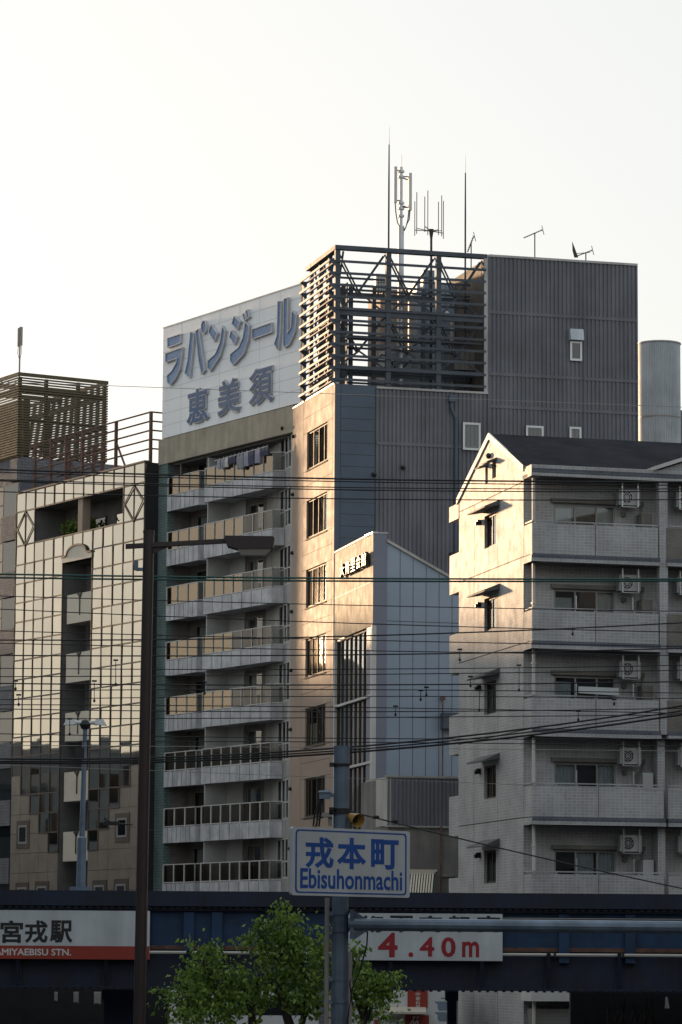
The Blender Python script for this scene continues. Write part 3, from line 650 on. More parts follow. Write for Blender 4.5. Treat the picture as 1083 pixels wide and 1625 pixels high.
# silver round tower behind
c = at(1047, 700, 200); c.z = 0
R_ = 34/5500*200; zt = at(1047, 547, 200).z
t = thing('silver_round_tower', c, 'silver ribbed round tower rising behind the tall dark block, far right', 'tower'); b = MB(); n = 72
for i in range(n):
    for j, (r0, r1) in enumerate(((R_, R_), (R_, R_-.04), (R_-.04, R_-.04), (R_-.04, R_))):
        a0 = 2*pi*(i+j*.25)/n; a1 = 2*pi*(i+(j+1)*.25)/n
        b.face([c+Vector((r0*cos(a0), r0*sin(a0), 0)), c+Vector((r1*cos(a1), r1*sin(a1), 0)), c+Vector((r1*cos(a1), r1*sin(a1), zt)), c+Vector((r0*cos(a0), r0*sin(a0), zt))])
b.build('shell', M['tank'], t)
b = MB(); b.tube([c+Vector((0, 0, zt)), c+Vector((0, 0, zt+.06))], R_+.05, 48); b.build('cap', M['cap'], t)
b = MB(); z1 = at(1047, 665, 200).z; b.tube([c+Vector((0, 0, z1)), c+Vector((0, 0, z1+.07))], R_+.02, 48, caps=False); b.build('band', M['frame'], t)
c = at(1100, 700, 215); zt = at(1100, 655, 215).z; b = MB(World()); b.box(c.x-.9, c.x+9, -222, -214, 0, zt); 
for i in range(9): b.box(c.x-.92, c.x+9, -214, -213.95, 3+3.2*i, 3.2+3.2*i)
tag(b.build('dark_building', M['corr']), 'dark building sliver at the right photo edge behind the round tower', 'building')
# ------------------------------------------------------------------ apartment block with the roof sign
ao = Vector((o0.x, o0.y))+OL.u*8.72; A = Frame(ao, 31, 'L')
T = thing('apartment_block', (ao.x, ao.y, 0), 'tall apartment block with eight floors of curved balconies and green tiled edge pillar', 'apartment block')
BW = Frame(ao, 15, 'L')                                # slanted bay beside the office tower
def seg(mb, fr, p, q, th, z0, z1, m=0):
    p = Vector(p); q = Vector(q); d = (q-p).normalized(); n = Vector((d.y, -d.x))*th
    c = [p, q, q-n, p-n]; mb.hexa([fr.P(k.x, k.y, z0) for k in c], [fr.P(k.x, k.y, z1) for k in c], m)
RT = [32.38-3.132*k for k in range(9)]                 # rail heights, floor by floor
b = MB(A); b.box(14.2, 15.3, -.5, -.04, 0, 33.2); b.build('edge_pillar', M['tile_green'], T)
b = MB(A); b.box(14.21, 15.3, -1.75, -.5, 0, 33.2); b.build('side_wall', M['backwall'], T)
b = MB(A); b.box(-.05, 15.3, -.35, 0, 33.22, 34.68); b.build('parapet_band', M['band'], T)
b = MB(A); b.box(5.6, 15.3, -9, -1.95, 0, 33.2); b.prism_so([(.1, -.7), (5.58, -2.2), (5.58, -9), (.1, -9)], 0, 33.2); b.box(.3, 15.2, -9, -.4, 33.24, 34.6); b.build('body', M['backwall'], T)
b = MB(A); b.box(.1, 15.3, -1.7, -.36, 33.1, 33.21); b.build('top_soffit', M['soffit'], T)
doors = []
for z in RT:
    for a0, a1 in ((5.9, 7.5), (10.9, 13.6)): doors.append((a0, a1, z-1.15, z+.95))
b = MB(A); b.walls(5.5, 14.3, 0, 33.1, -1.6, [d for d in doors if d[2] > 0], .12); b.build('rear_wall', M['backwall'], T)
bay = [(.45, 3.0, z-1.0, z+1.15) for z in RT]
b = MB(BW); b.walls(0, 5.8, 0, 33.15, -.02, bay, .1); b.build('bay_wall', M['dirtywhite'], T)
for k, z in enumerate(RT[:8]):
    window(BW, *bay[k], -.11, T, div=(.3, .62), hdiv=(.42,), fm='trim', fw=.09, dep=.07, curt=[(.35, .6), (.0, .25)] if k % 3 == 0 else [(.62, .95)] if k % 3 == 1 else [])
for k, z in enumerate(RT[:8]):
    for d in doors[2*k:2*k+2]: window(A, *d, -1.7, T, div=(.5,), fm='frame', curt=[(.52, .95)] if (k+int(d[0])) % 2 else [])
    for s_ in (8.0,): 
        a = MB(A); a.box(7.75, 9.5, -1.58, -1.5, z-1.15, z+1.5); a.box(9.5, 9.58, -1.5, -.1, z-1.15, z+1.35 if k else z+.6); a.build('divider', M['partition'], T)
    # slab and apron of the two balconies of this floor
    for side in (0, 1):
        a = MB(A); zf = z-1.15
        if side:
            line = [(9.55, .12), (1.95, .12), (1.60, -.46)]; pl = [(9.55, -1.6), (9.55, .10), (1.97, .10), (1.64, -.46), (3.27, -.95), (3.27, -1.6)]
        else:
            line = [(14.15, 0), (10.45, 0), (10.15, -.5)]; pl = [(14.15, -1.6), (14.15, -.02), (10.47, -.02), (10.19, -.5), (9.56, -.5), (9.56, -1.6)]
        a.prism_so(pl, zf-.72, zf-.02, 0)
        for p, q in zip(line, line[1:]): seg(a, A, p, q, .10, zf-.80, zf+.06, 0)
        # short ribs on the turned end, panel joints on the straight run
        p, q = Vector(line[1]), Vector(line[2])
        for i in range(7):
            c0 = p.lerp(q, (i+.1)/7); c1 = p.lerp(q, (i+.55)/7); d = (q-p).normalized(); nn = Vector((d.y, -d.x))*.03
            a.hexa([A.P(*(c0), zf-.8), A.P(*(c1), zf-.8), A.P(*(c1+nn), zf-.8), A.P(*(c0+nn), zf-.8)], [A.P(*(c0), zf+.05), A.P(*(c1), zf+.05), A.P(*(c1+nn), zf+.05), A.P(*(c0+nn), zf+.05)], 0)
        for i in range(1, 7):
            s = line[0][0]+(line[1][0]-line[0][0])*i/7; o = line[0][1]; a.box(s-.02, s+.02, o, o+.004, zf-.78, zf+.04, 1)
        bal = a.build('balcony', [M['concrete'], M['groove']], T)
        r = MB(A); g = MB(A); g2 = MB(A)
        n = 7 if side else 3
        for p, q, m_ in ((line[0], line[1], n), (line[1], line[2], 1)):
            p = Vector((p[0], p[1]-.05)); q = Vector((q[0], q[1]-.05)); pw = .055
            for i in range(m_+1):
                c = p.lerp(q, i/m_); r.box(c.x-pw/2, c.x+pw/2, c.y-.03, c.y+.03, zf+.06, z)
            seg(r, A, p, q, .06, z-.05, z); seg(r, A, p, q, .05, zf+.10, zf+.15)
            for i in range(m_):
                c = p.lerp(q, i/m_); e = p.lerp(q, (i+1)/m_); t_ = random.uniform(-.004, .004)
                (g2 if (side and k and m_ > 1 and i >= (4 if k < 3 else 3 if k < 5 else 9)) or (m_ == 1) else g).face([A.P(c.x, c.y-.02+t_, zf+.12), A.P(e.x, e.y-.02-t_, zf+.12), A.P(e.x, e.y-.02-t_, z-.02), A.P(c.x, c.y-.02+t_, z-.02)])  # clear end panes; on straight runs they stand in for a building's dark reflection
        r.build('railing', M['trim'], bal); g.build('glass_panel', M['railglass'], bal); g2.build('clear_dark_reflection_panel', M['clear_dimrefl'], bal)
    for (x, o) in ((.25, .0),):
        a = MB(A); p = OL.P(8.45, .06, z+.55); a.ball(p, .11); a.build('vent_hood', M['black'], T)
    if k == 0:
        for x in (13.3, 10.2): a = MB(A); a.tube([A.P(x, -.4, z-1), A.P(x, -.4, 33.15)], .03, 5); a.build('ceiling_rod', M['frame'], T)
a = MB(); a.ball(A.P(1.1, .05, 33.55), .11); a.build('vent_hood', M['black'], T)
# clothes on the top balcony
z = RT[0]+.22
t = thing('laundry_pole', A.P(5, .24, z), 'pale laundry pole over the top balcony rail of the apartment block', 'laundry pole'); b = MB(A); b.tube([A.P(8.2, .24, z), A.P(2.3, .24, z+.1)], .025, 6); b.build('pole', M['alum'], t)
def garment(s, w, h, m, label, kind=0):
    zt = z+.1*(8.2-s)/6.3-.03; p = A.P(s, .24, zt); b = MB(A); cols = 5; th = .05
    prof = [(-.5, 0), (-.46, -.35), (-.5, -1), (.5, -.96), (.44, -.35), (.5, 0)] if kind == 0 else [(-.25, 0), (-.5, -.22), (-.5, -.9), (-.1, -1), (.05, -.45), (.15, -1), (.5, -.93), (.5, -.2), (.25, 0)]
    f = [A.P(s+x*w, +.24+.035+.02*sin(i*2), zt+y*h) for i, (x, y) in enumerate(prof)]; k = [A.P(s+x*w, +.24-.035+.02*sin(i*2), zt+y*h) for i, (x, y) in enumerate(prof)]
    b.hexa(k, f); o = b.build('garment', m); tag(o, label, 'clothing', 'clothes drying on the top balcony')
    h_ = MB(A); h_.tube([A.P(s, .24, zt-.02), A.P(s, .24, zt+.10), A.P(s-.05, .24, zt+.13), A.P(s-.08, .24, zt+.09)], .012, 4); h_.build('hanger', M['alum'], o)
for i, (s, w, h, m, lab, kd) in enumerate([(7.65, .35, .5, 'cloth1', 'small lilac cloth at the left end of the laundry pole', 0), (7.2, .4, .55, 'cloth3', 'short grey garment, second from the left on the laundry pole', 1), (6.8, .35, .5, 'cloth4', 'pale cloth hanging third from the left on the laundry pole', 0),
        (6.35, .45, .42, 'cloth2', 'small navy garment left of the long grey ones on the laundry', 1), (5.95, .3, .4, 'cloth2', 'narrow navy cloth beside the small navy garment', 0), (5.45, .35, .8, 'cloth3', 'long grey trousers hanging mid laundry pole', 1), (5.1, .35, .85, 'cloth3', 'second pair of long grey trousers on the laundry pole', 1),
        (4.6, .5, .75, 'cloth1', 'lilac shirt right of the grey trousers on the laundry pole', 0), (4.0, .55, .75, 'cloth2', 'wide dark shirt between two lilac garments', 0), (3.35, .55, .75, 'cloth1', 'lilac shirt at the right of the shirts on the laundry pole', 0), (2.75, .4, .4, 'cloth2', 'black cloth apart on the right of the laundry pole', 0), (2.35, .4, .45, 'cloth2', 'black cloth at the right end of the laundry pole', 0)]):
    garment(s, w, h, M[m], lab, kd)
# roof sign
R = thing('roof_sign', A.P(7, 0, 34.68), 'big white roof sign board with blue Japanese letters on the apartment block', 'sign')
ZS0, ZS1 = 34.70, 41.1
b = MB(A); b.box(-.82, 14.83, -.3, .03, ZS0, ZS1); b.build('board', M['signw'], R)
b = MB(A)
for i in range(1, 9): zz = ZS0+(ZS1-ZS0)*i/9; b.box(-.82, 14.83, .03, .034, zz-.012, zz+.012)
for i in range(1, 7): s = -.82+15.65*i/7; b.box(s-.012, s+.012, .03, .033, ZS0, ZS1)
b.build('panel_joint', M['srim'], R)
b = MB(A); b.box(-.83, 14.84, -.32, .05, ZS1, ZS1+.07); b.build('coping', M['cap'], R)
b = MB(A)
for s in (1, 5, 9, 13): b.bar(A.P(s, -.3, 40), A.P(s, -3.2, ZS0-.1), .15)
b.box(13.5, 14.83, -5, -.3, ZS0, ZS1-.02); b.build('rear_brace', M['steel'], R)
# curved beige end panel between sign and roof screen
b = MB(); pts = []
for i in range(7):
    f = i/6; p = A.P(-.83, .02, 0)-Vector((OL.u.x, OL.u.y, 0))*(1.35*f)+Vector((OL.n.x, OL.n.y, 0))*(.22*f*f); pts.append(p)
for p, q in zip(pts, pts[1:]):
    b.face([p+Vector((0, 0, ZW+.06)), q+Vector((0, 0, ZW+.06)), q+Vector((0, 0, 41.3)), p+Vector((0, 0, 41.15))])
    for zz in (35.4, 36.2, 37, 37.8, 38.6, 39.4, 40.2): pass
b.build('curved_end_panel', M['brown'], R)
ZK = lambda x, y: A.sz(250+x/4.5125, 440+y/4.5125, .15)
def kana(polys, label):
    b = MB(A)
    for pl in polys: channel_letter(b, A, [ZK(*p) for p in pl], .03, .20, .045, .05)
    b.build('letter', [M['srim'], M['sblue']], R)
kana([[(75, 435), (172, 403), (168, 472), (75, 508)], [(60, 545), (183, 500), (181, 560), (165, 660), (130, 733), (95, 775), (74, 755), (70, 705), (108, 668), (138, 612), (144, 583), (60, 612)]], 'ra')
ring = [(335+20*cos(2*pi*i/14), 358-50*sin(2*pi*i/14)-6*cos(2*pi*i/14)) for i in range(14)]
kana([[(240, 388), (270, 400), (258, 520), (236, 725), (198, 690), (218, 600)], [(275, 385), (302, 365), (315, 470), (345, 668), (318, 697), (299, 600)], ring], 'pa')
kana([[(368, 395), (388, 335), (435, 400), (412, 465)], [(468, 345), (490, 385), (480, 470), (450, 570), (382, 676), (362, 650), (362, 598), (418, 548), (450, 470)]], 'n')
kana([[(535, 335), (552, 275), (600, 318), (575, 380)], [(517, 430), (533, 378), (577, 425), (556, 488)], [(633, 318), (662, 345), (655, 450), (622, 550), (545, 633), (523, 600), (525, 550), (585, 500), (615, 430)], [(610, 268), (625, 252), (642, 302), (626, 316)], [(633, 243), (650, 228), (664, 285), (648, 300)]], 'ji')
kana([[(680, 372), (820, 322), (825, 395), (680, 448)]], 'bar')
kana([[(865, 170), (895, 168), (885, 400), (873, 515), (862, 521), (838, 480), (858, 420)], [(908, 155), (940, 143), (937, 392), (958, 360), (967, 235), (1003, 270), (990, 390), (950, 480), (915, 507), (903, 490)]], 'ru')
for ch, x0, y0, x1, y1 in (('恵', 212, 1060, 365, 775), ('美', 432, 1003, 590, 705), ('須', 658, 930, 826, 618)):
    s0, z0 = ZK(x0, y0); s1, z1 = ZK(x1, y1); b = MB(A)
    text(b, A, ch, s0+.06, s1-.06, z0-.03, z1+.03, .03, .17, offset=.05, m=0)
    text(b, A, ch, s0, s1, z0+.04, z1-.04, .17, .19, offset=.02, m=1)
    b.build('letter', [M['srim'], M['sdark']], R)

# ------------------------------------------------------------------ mirror-glass office on the left
OB = .8
B = thing('mirror_glass_office', A.P(23, OB, 0), 'mirror glass office with gridded panels, diamonds and an arched centre slot, left', 'office building')
CS = [15.38+1.293*i for i in range(14)]; ZR = 33.38; rz = 1.17
rows = [ZR, 32.22]+[30.13-rz*i for i in range(40)]; rows = [r for r in rows if r > 0]+[0]
slot = (CS[5], CS[8])                                  # three columns wide
zstep = A.sz(100, 1212, OB)[1]; 
ks = min(range(len(rows)), key=lambda i: abs(rows[i]-zstep))
mir = MB(A); sto = MB(A); sto2 = MB(A)
def isglass(c, r):
    if r < ks: return True
    k = r-ks
    if c >= 8: return k < 4 and c < 12-k
    return k < 4 and c >= 1+k
for r in range(len(rows)-1):
    z1, z0 = rows[r], rows[r+1]
    for c in range(13):
        if r == 1 and 2 <= c <= 10: continue           # long opening under the parapet
        if r >= 2 and 5 <= c <= 7:
            if r > 2 : continue
        s0, s1 = CS[c], CS[c+1]
        if isglass(c, r):
            e = [random.uniform(-.013, .013) for _ in range(2)]
            if r == 2 and 5 <= c <= 7: z0_ = z0+.9 if c != 6 else z0+.35
            else: z0_ = z0
            z0_ = z0
            mir.face([A.P(s0, OB+e[0], z0_), A.P(s1, OB-e[0], z0_), A.P(s1, OB-e[0]+e[1], z1), A.P(s0, OB+e[0]+e[1], z1)])
        else: (sto if c < 6 else sto2).q(s0+.01, s1-.01, z0+.01, z1-.01, OB+.01)
mir.build('mirror_panels', M['mirror'], B); sto.build('stone_panels', M['stone'], B); sto2.build('stone_panels', M['stone'], B)
fr = MB(A); w2 = .045
for r, zz in enumerate(rows[:-1]):
    if r < ks:
        if r <= 1 or r == 2: fr.box(CS[0], CS[13], OB-.05, OB+.035, zz-w2, zz+w2)
        else: fr.box(CS[0], slot[0], OB-.05, OB+.035, zz-w2*.9, zz+w2*.9); fr.box(slot[1], CS[13], OB-.05, OB+.035, zz-w2*.9, zz+w2*.9)
for c in range(14):
    zb = rows[ks+ (4 if 5 <= c <= 8 else 0)] if True else 0
    kk = {4: 4, 3: 3, 2: 2, 1: 1, 5: 4, 8: 4, 9: 4, 10: 3, 11: 2, 12: 1}.get(c, 0); zb = rows[min(ks+kk, len(rows)-1)]
    if c in (6, 7): zb = rows[3]
    if 3 <= c <= 10 and c not in (6, 7): fr.box(CS[c]-w2*.8, CS[c]+w2*.8, OB-.05, OB+.04, rows[1], ZR); fr.box(CS[c]-w2*.8, CS[c]+w2*.8, OB-.05, OB+.04, zb, rows[2])
    elif c in (6, 7): fr.box(CS[c]-w2*.8, CS[c]+w2*.8, OB-.05, OB+.04, rows[1], ZR); fr.box(CS[c]-w2*.8, CS[c]+w2*.8, OB-.05, OB+.04, rows[3], rows[2])
    else: fr.box(CS[c]-w2*.8, CS[c]+w2*.8, OB-.05, OB+.04, zb, ZR)
for k in range(4):                                     # ledges of the stepped edge
    for c0, c1 in ((1+k, 5), (8, 12-k)): fr.box(CS[c0], CS[c1], OB-.05, OB+.05, rows[ks+k+1]-.04, rows[ks+k+1]+.04)
    for c in (1+k, 12-k): fr.box(CS[c]-.04, CS[c]+.04, OB-.05, OB+.05, rows[ks+k+1], rows[ks+k])
fr.box(CS[0]-.02, CS[13]+.02, OB-.3, OB+.06, ZR, ZR+.09)
fr.build('mullions', M['mull'], B)
# diamonds
dm = MB(A)
for s in (CS[1], CS[12]):
    c = [(s, 32.15), (s+1.15, 31.15), (s, 30.0-.3 if 0 else 30.05), (s-1.15, 31.15)]
    for p, q in zip(c, c[1:]+c[:1]): dm.bar(A.P(p[0], OB+.05, p[1]), A.P(q[0], OB+.05, q[1]), .05)
dm.build('diamond_moulding', M['mull'], B)
# arch over the slot
ar = MB(A); n = 12; cx = (slot[0]+slot[1])/2; za = 28.5
pts = [(slot[1]+.02, za)] + [(slot[1]+.02, za+.36), (slot[1]-.4, za+.36)]+[(cx+1.3*cos(pi*i/n), za+.42+.52*sin(pi*i/n)) for i in range(n+1)]+[(slot[0]+.4, za+.36), (slot[0]-.02, za+.36), (slot[0]-.02, za)]
ar.prism_sz(pts, OB-.4, OB+.08, 0)
for p, q in zip(pts[1:-1], pts[2:-1]): ar.bar(A.P(p[0], OB+.08, p[1]), A.P(q[0], OB+.08, q[1]), .12, .10, 1)
ar.build('arch_canopy', [M['bal_w'], M['mull']], B)
# slot: recess, balconies
b = MB(A); P = A.P
for s in slot: b.face([P(s, OB, 0), P(s, OB, za), P(s, OB-1.6, za), P(s, OB-1.6, 0)])
b.face([P(slot[0], OB, za), P(slot[1], OB, za), P(slot[1], OB-1.6, za), P(slot[0], OB-1.6, za)])
zw = [za-1.9-3.5*i for i in range(8)]
b.walls(slot[0], slot[1], 0, za, OB-1.6, [(slot[0]+.2, slot[1]-.9, z_-.3, z_+1.4) for z_ in zw], .08); b.build('slot_recess', M['backwall'] if 0 else M['soffit'], B)
for z_ in zw:
    window(A, slot[0]+.2, slot[1]-.9, z_-.3, z_+1.4, OB-1.68, B, div=(.35, .7), fm='bframe', gm='dglass', dep=.06)
    zt = z_-.05
    b = MB(A); b.box(slot[0]+.05, slot[1]-.45, OB-.3, OB-.1, zt-1.55, zt); b.box(slot[0]+.05, slot[1]-.45, OB-1.6, OB-.1, zt-1.72, zt-1.55)
    p = b.build('slot_balcony', M['bal_w'], B)
    b = MB(A); c = (slot[0]+slot[1]-.4)/2; b.box(c-.05, c+.05, OB-.1, OB-.06, zt-1.3, zt-.02); b.box(c-.28, c+.28, OB-.1, OB-.05, zt-.10, zt+.02); b.face([A.P(c-.25, OB-.09, zt-.1), A.P(c, OB-.09, zt-.45), A.P(c+.25, OB-.09, zt-.1)]); b.build('post', M['black'], p)
# long opening: recess with column, rear glass, plants
b = MB(A); b.box(CS[2], CS[11], OB-2.2, OB-2.1, rows[2], rows[1]); 
for s in (CS[2]+.001, CS[11]-.001): b.face([P(s, OB-.05, rows[2]), P(s, OB-.05, rows[1]), P(s, OB-2.2, rows[1]), P(s, OB-2.2, rows[2])])
for z_ in (rows[2]+.001, rows[1]-.001): b.face([P(CS[2], OB-.05, z_), P(CS[11], OB-.05, z_), P(CS[11], OB-2.2, z_), P(CS[2], OB-2.2, z_)])
b.build('loggia', M['soffit'], B)
window(A, CS[2]+.1, CS[6]-.3, rows[2]+.02, rows[2]+1.2, OB-2.05, B, div=(.25, .5, .8), fm='bframe', gm='mirror', dep=.05, backd=.04)
window(A, CS[7]-.3, CS[10]+.6, rows[2]+.02, rows[2]+1.2, OB-2.05, B, div=(.3, .62), fm='bframe', gm='dglass', dep=.05, backd=.04)
b = MB(A); b.box(CS[6]+.25, CS[6]+.85, OB-.6, OB-.08, rows[2], rows[1]); b.build('loggia_column', M['brown'], B)
for i, s in enumerate((CS[8]+.3, CS[9]+.5, CS[7]+.4)):
    t = thing('potted_plant', A.P(s, OB-1.2, rows[2]), ['leafy potted plant in the middle of the open loggia left part', 'leafy potted plant at the left end of the open loggia', 'small potted plant beside the loggia column'][i], 'plant')
    b = MB(A); b.tube([A.P(s, OB-1.2, rows[2]), A.P(s, OB-1.2, rows[2]+.3)], [.15, .2], 8); b.build('pot', M['brownpole'], t)
    b = MB()
    for j in range(120):
        c = A.P(s, OB-1.2, rows[2]+.7)+Vector((random.gauss(0, .25), random.gauss(0, .25), random.gauss(0, .28))); d = Vector((random.gauss(0, 1), random.gauss(0, 1), random.gauss(0, 1))).normalized(); e = d.orthogonal()*.06
        b.face([c, c+d*.09+e, c+d*.2, c+d*.09-e])
    b.build('foliage', M['leaf'], t)
# framed square windows in the stone
def stonewin(x0, y0, x1, y1):
    sa, z1 = A.sz(x0, y0, OB); sb, z0 = A.sz(x1, y1, OB); s0, s1 = sorted((sa, sb)); k = .28
    b = MB(A); b.box(s0, s1, OB+.0, OB+.05, z1-k, z1); b.box(s0, s1, OB, OB+.05, z0, z0+k); b.box(s0, s0+k, OB, OB+.05, z0+k, z1-k); b.box(s1-k, s1, OB, OB+.05, z0+k, z1-k); f = b.build('window_surround', M['mull'], B)
    window(A, s0+k, s1-k, z0+k, z1-k, OB+.045, f.parent, div=(), fm='frame', fw=.12, gm='dglass', dep=.03, backd=.02)
for r_ in ((28, 1303, 47, 1346), (184, 1291, 206, 1336), (26, 1401, 46, 1445), (57, 1399, 78, 1443), (148, 1397, 170, 1440), (182, 1395, 204, 1438)): stonewin(*r_)
# sides, roof, back
b = MB(A); b.box(15.31, 15.36, -9, OB-.06, 0, ZR-.02); b.build('end_wall', M['dark'], B)
b = MB(A); b.box(15.32, 32.1, -9, -1.7, 0, ZR-.5); b.box(15.32, 32.1, -1.7, OB-.3, ZR-.6, ZR-.3); b.box(31.9, 32.15, -1.7, OB-.06, 0, ZR); b.build('body', M['soffit'], B)
b = MB(A)
for i in range(7): z_ = 4+i*4.2; b.box(15.30, 15.31, -1.5, OB-.1, z_, z_+.05)
b.box(15.30, 15.31, -1.5, -1.45, 4, 29.3)
b.build('wall_joint', M['mull'], B)
# rusty rail frame on the roof edge
F_ = thing('rusty_roof_railing', A.P(22, OB-.6, ZR), 'rusty red railing frame along the roof of the mirror glass office', 'railing')
oo = OB-.5
ps = [A.sz(x, 740, oo)[0] for x in (239, 184, 131, 105, 81, 56)]; zt = A.sz(239, 654, oo)[1]
for s in ps:
    b = MB(A); b.box(s-.08, s+.08, oo-.08, oo+.08, ZR-.35, zt+.03); b.build('post', M['rust'], F_)
for i in range(5):
    z_ = zt-.53*i; b = MB(A); b.tube([A.P(ps[0]-.02, oo, z_), A.P(ps[-1]-.5 if i == 0 else ps[-1]+.2, oo, z_)], .05, 6); b.build('rail', M['rust'], F_)
    b = MB(A); b.tube([A.P(ps[0], oo, z_), A.P(ps[0], oo-5.5, z_)], .05, 6); b.build('rail', M['rust'], F_)
for s in ps[1:4]: b = MB(A); b.bar(A.P(s, oo, zt-1.2), A.P(s-1.5, oo, ZR-.2) if s == ps[1] else A.P(s-1.2, oo-.8, ZR-.2), .09); b.build('brace', M['rust'], F_)
for s in (ps[2]+.4, ps[3]-.6, ps[4]+.5): b = MB(A); b.box(s-.07, s+.07, oo-1.6, oo-1.45, ZR-.4, zt-.6); b.build('post', M['rust'], F_)
for z_ in (zt-.9, zt-1.9): b = MB(A); b.tube([A.P(ps[2]+.4, oo-1.5, z_), A.P(ps[-1], oo-1.5, z_)], .05, 6); b.build('rail', M['rust'], F_)

# ------------------------------------------------------------------ building with the bronze louvre box, far left
D = thing('louvre_box_building', A.P(34, 0, 0), 'building with bronze louvred box on its roof, far left behind the mirror glass office', 'building')
OD = OB-.05; s0 = 32.36; zb = 35.85
b = MB(A); b.box(s0+.05, 48, -8, OD-.25, 0, zb-.1); b.build('body', M['tile_d'], D)
b = MB(A); b.box(s0, s0+1.0, OD-.3, OD+.0, zb-1.6, zb-.2); b.box(s0, 48, OD-7.2, OD-.31, zb-1.6, zb-.1); b.build('roof_beam', M['tile_w'], D)
zz = zb-1.7; i = 0
b = MB(A); g = MB(A); tl = MB(A)
while zz > 1:
    g.q(34.7, 48, zz-1.15, zz-.05, OD-.24)
    zz -= 1.17
zz = zb-1.7
while zz > 3:
    tl = MB(A); tl.box(32.6, 34.6, OD-.25, OD-.05, zz-3.5, zz-1.95); tl.build('tile_spandrel', M['tile_w'], D); b = MB(A); b.q(32.6, 34.6, zz-1.95, zz, OD-.24); b.build('dark_window', M['dglass'], D); zz -= 3.5
g.build('green_panels', M['gpanel'], D)
lv = MB(A); e = OD-6.2; s1 = 45; n = 31; zt = 41.0
for i in range(n):
    z0_ = zb+.02+i*(zt-zb-.25)/n; z1_ = z0_+.10
    lv.box(s0, s1, OD-.06, OD, z0_, z1_); lv.box(s0, s1, e, e+.06, z0_, z1_); lv.box(s0, s0+.06, e+.06, OD-.06, z0_, z1_); lv.box(s1-.06, s1, e+.06, OD-.06, z0_, z1_)
lv.build('louvre_slats', M['louv'], D)
b = MB(A)
for a0, a1, b0, b1 in ((s0, s1, OD-.1, OD+.03), (s0, s1, e, e+.1), (s0-.02, s0+.1, e, OD), (s1-.1, s1, e, OD)): b.box(a0, a1, b0, b1, zt-.22, zt)
b.build('louvre_cap', M['louv'], D)
for s, o in ((s0+.12, OD-.2), (s0+.12, e+.15), (s0+.12, e+2.0), (s0+.12, e+4.2), (s0+4, OD-.2), (s0+4, e+.15), (s0+8, OD-.2), (s0+8, e+.15)):
    b = MB(A); b.box(s, s+.2, o-.1, o+.1, zb-.1, zt-.25); b.build('louvre_post', M['louv'], D)
b = MB(A); b.box(s0+1.0, s1, OD-1.3, OD-.9, zb-.1, zt-1.5); b.build('plant_room', M['louv'], D)
for z_ in (zt-1.2, zt-3.0): b = MB(A); b.box(s0+.3, s1, OD-.28, OD-.1, z_, z_+.25); b.box(s0+.3, s1, e+.08, e+.25, z_, z_+.25); b.box(s0+.1, s0+.3, e+.3, OD-.3, z_, z_+.2); b.build('louvre_rail', M['louv'], D)
b = MB(A); 
for s in (s0+3.2, s0+6.4): b.box(s, s+.3, e, OD, zt-.5, zt-.23)
b.build('roof_joist', M['louv'], D)
sx = A.sz(31, 600, OD-3); t = thing('roof_aerial', A.P(sx[0], OD-3, zb), 'slim phone aerial with two flat panels on the louvre box, far left', 'antenna mast')
zt2 = A.sz(31, 519, OD-3)[1]; s = sx[0]; b = MB(A); b.tube([A.P(s, OD-3, zb), A.P(s, OD-3, zt2)], .06, 6); b.build('mast_tube', M['frame'], t)
for d in (-.23, .23):
    b = MB(A); b.box(s+d-.05, s+d+.05, OD-3.05, OD-2.95, zt2-1.25, zt2-.05); b.bar(A.P(s+d, OD-3, zt2-.2), A.P(s, OD-3, zt2-.2), .03); b.bar(A.P(s+d, OD-3, zt2-1.1), A.P(s, OD-3, zt2-1.1), .03); b.build('panel_antenna', M['frame'], t)
    b = MB(A); b.tube([A.P(s+d, OD-3, zt2-1.25), A.P(s+d*1.3, OD-3, zt2-1.7), A.P(s, OD-3, zt2-2.2)], .02, 5); b.build('cable', M['black'], t)

# ------------------------------------------------------------------ white metal hall in the middle
w0 = at(592, 1000, 140); WL = Frame(w0, 12.5, 'L'); WR = Frame(w0, 15.5, 'R')
Wh = thing('metal_clad_hall', (w0.x, w0.y, 0), 'narrow hall with bent stainless front panels and pale blue side, between tower and gabled house', 'hall')
b = MB(WL); b.walls(0, 7.25, 18.7, 22.45, 0, (), .1); st = b.build('stainless_front', M['stain'], Wh)
b = MB(WL); b.box(0, 7.25, 0, .004, 20.5, 20.525); b.box(-.02, 7.27, -.2, .03, 22.45, 22.53); b.box(0, .3, -.15, .03, 0, 18.7); b.box(7.05, 7.25, -.1, .03, 0, 18.7); b.build('front_trim', M['trim'], Wh)
for i, (z0_, z1_) in enumerate(((15.9, 18.65), (13.2, 15.85), (9.2, 13.15), (5.0, 9.15), (.2, 4.95))):
    window(WL, .32, 7.04, z0_, z1_, -.18, Wh, div=tuple(k/8 for k in range(1, 8)), fm='bframe', fw=.06, dep=.1, curt=[(.76, .87, .9)] if i == 0 else [], backd=1.2, curtm='blind' if i == 0 else 'curtain', name='curtain_wall')
b = MB(WL)
for z_ in (15.87, 13.17, 9.17): b.box(.3, 7.06, -.2, .025, z_-.05, z_+.05)
b.box(.3, .34, -.2, .02, 5, 18.6); b.build('transom', M['trim'], Wh)
# lettering on the front
b = MB(WL); zl = [(544, 890), (585, 876)]
for i, ch in enumerate('大青里会館'):
    x0, x1 = 543.5+8.6*i, 551+8.6*i; sa, z0_ = WL.sz(x0, 917-4.1*i, .1); sb, z1_ = WL.sz(x1, 893-4.6*i, .1)
    text(b, WL, ch, sa, sb, z0_, z1_, .06, .22, offset=.015)
b.build('lettering', M['blackt'], Wh)
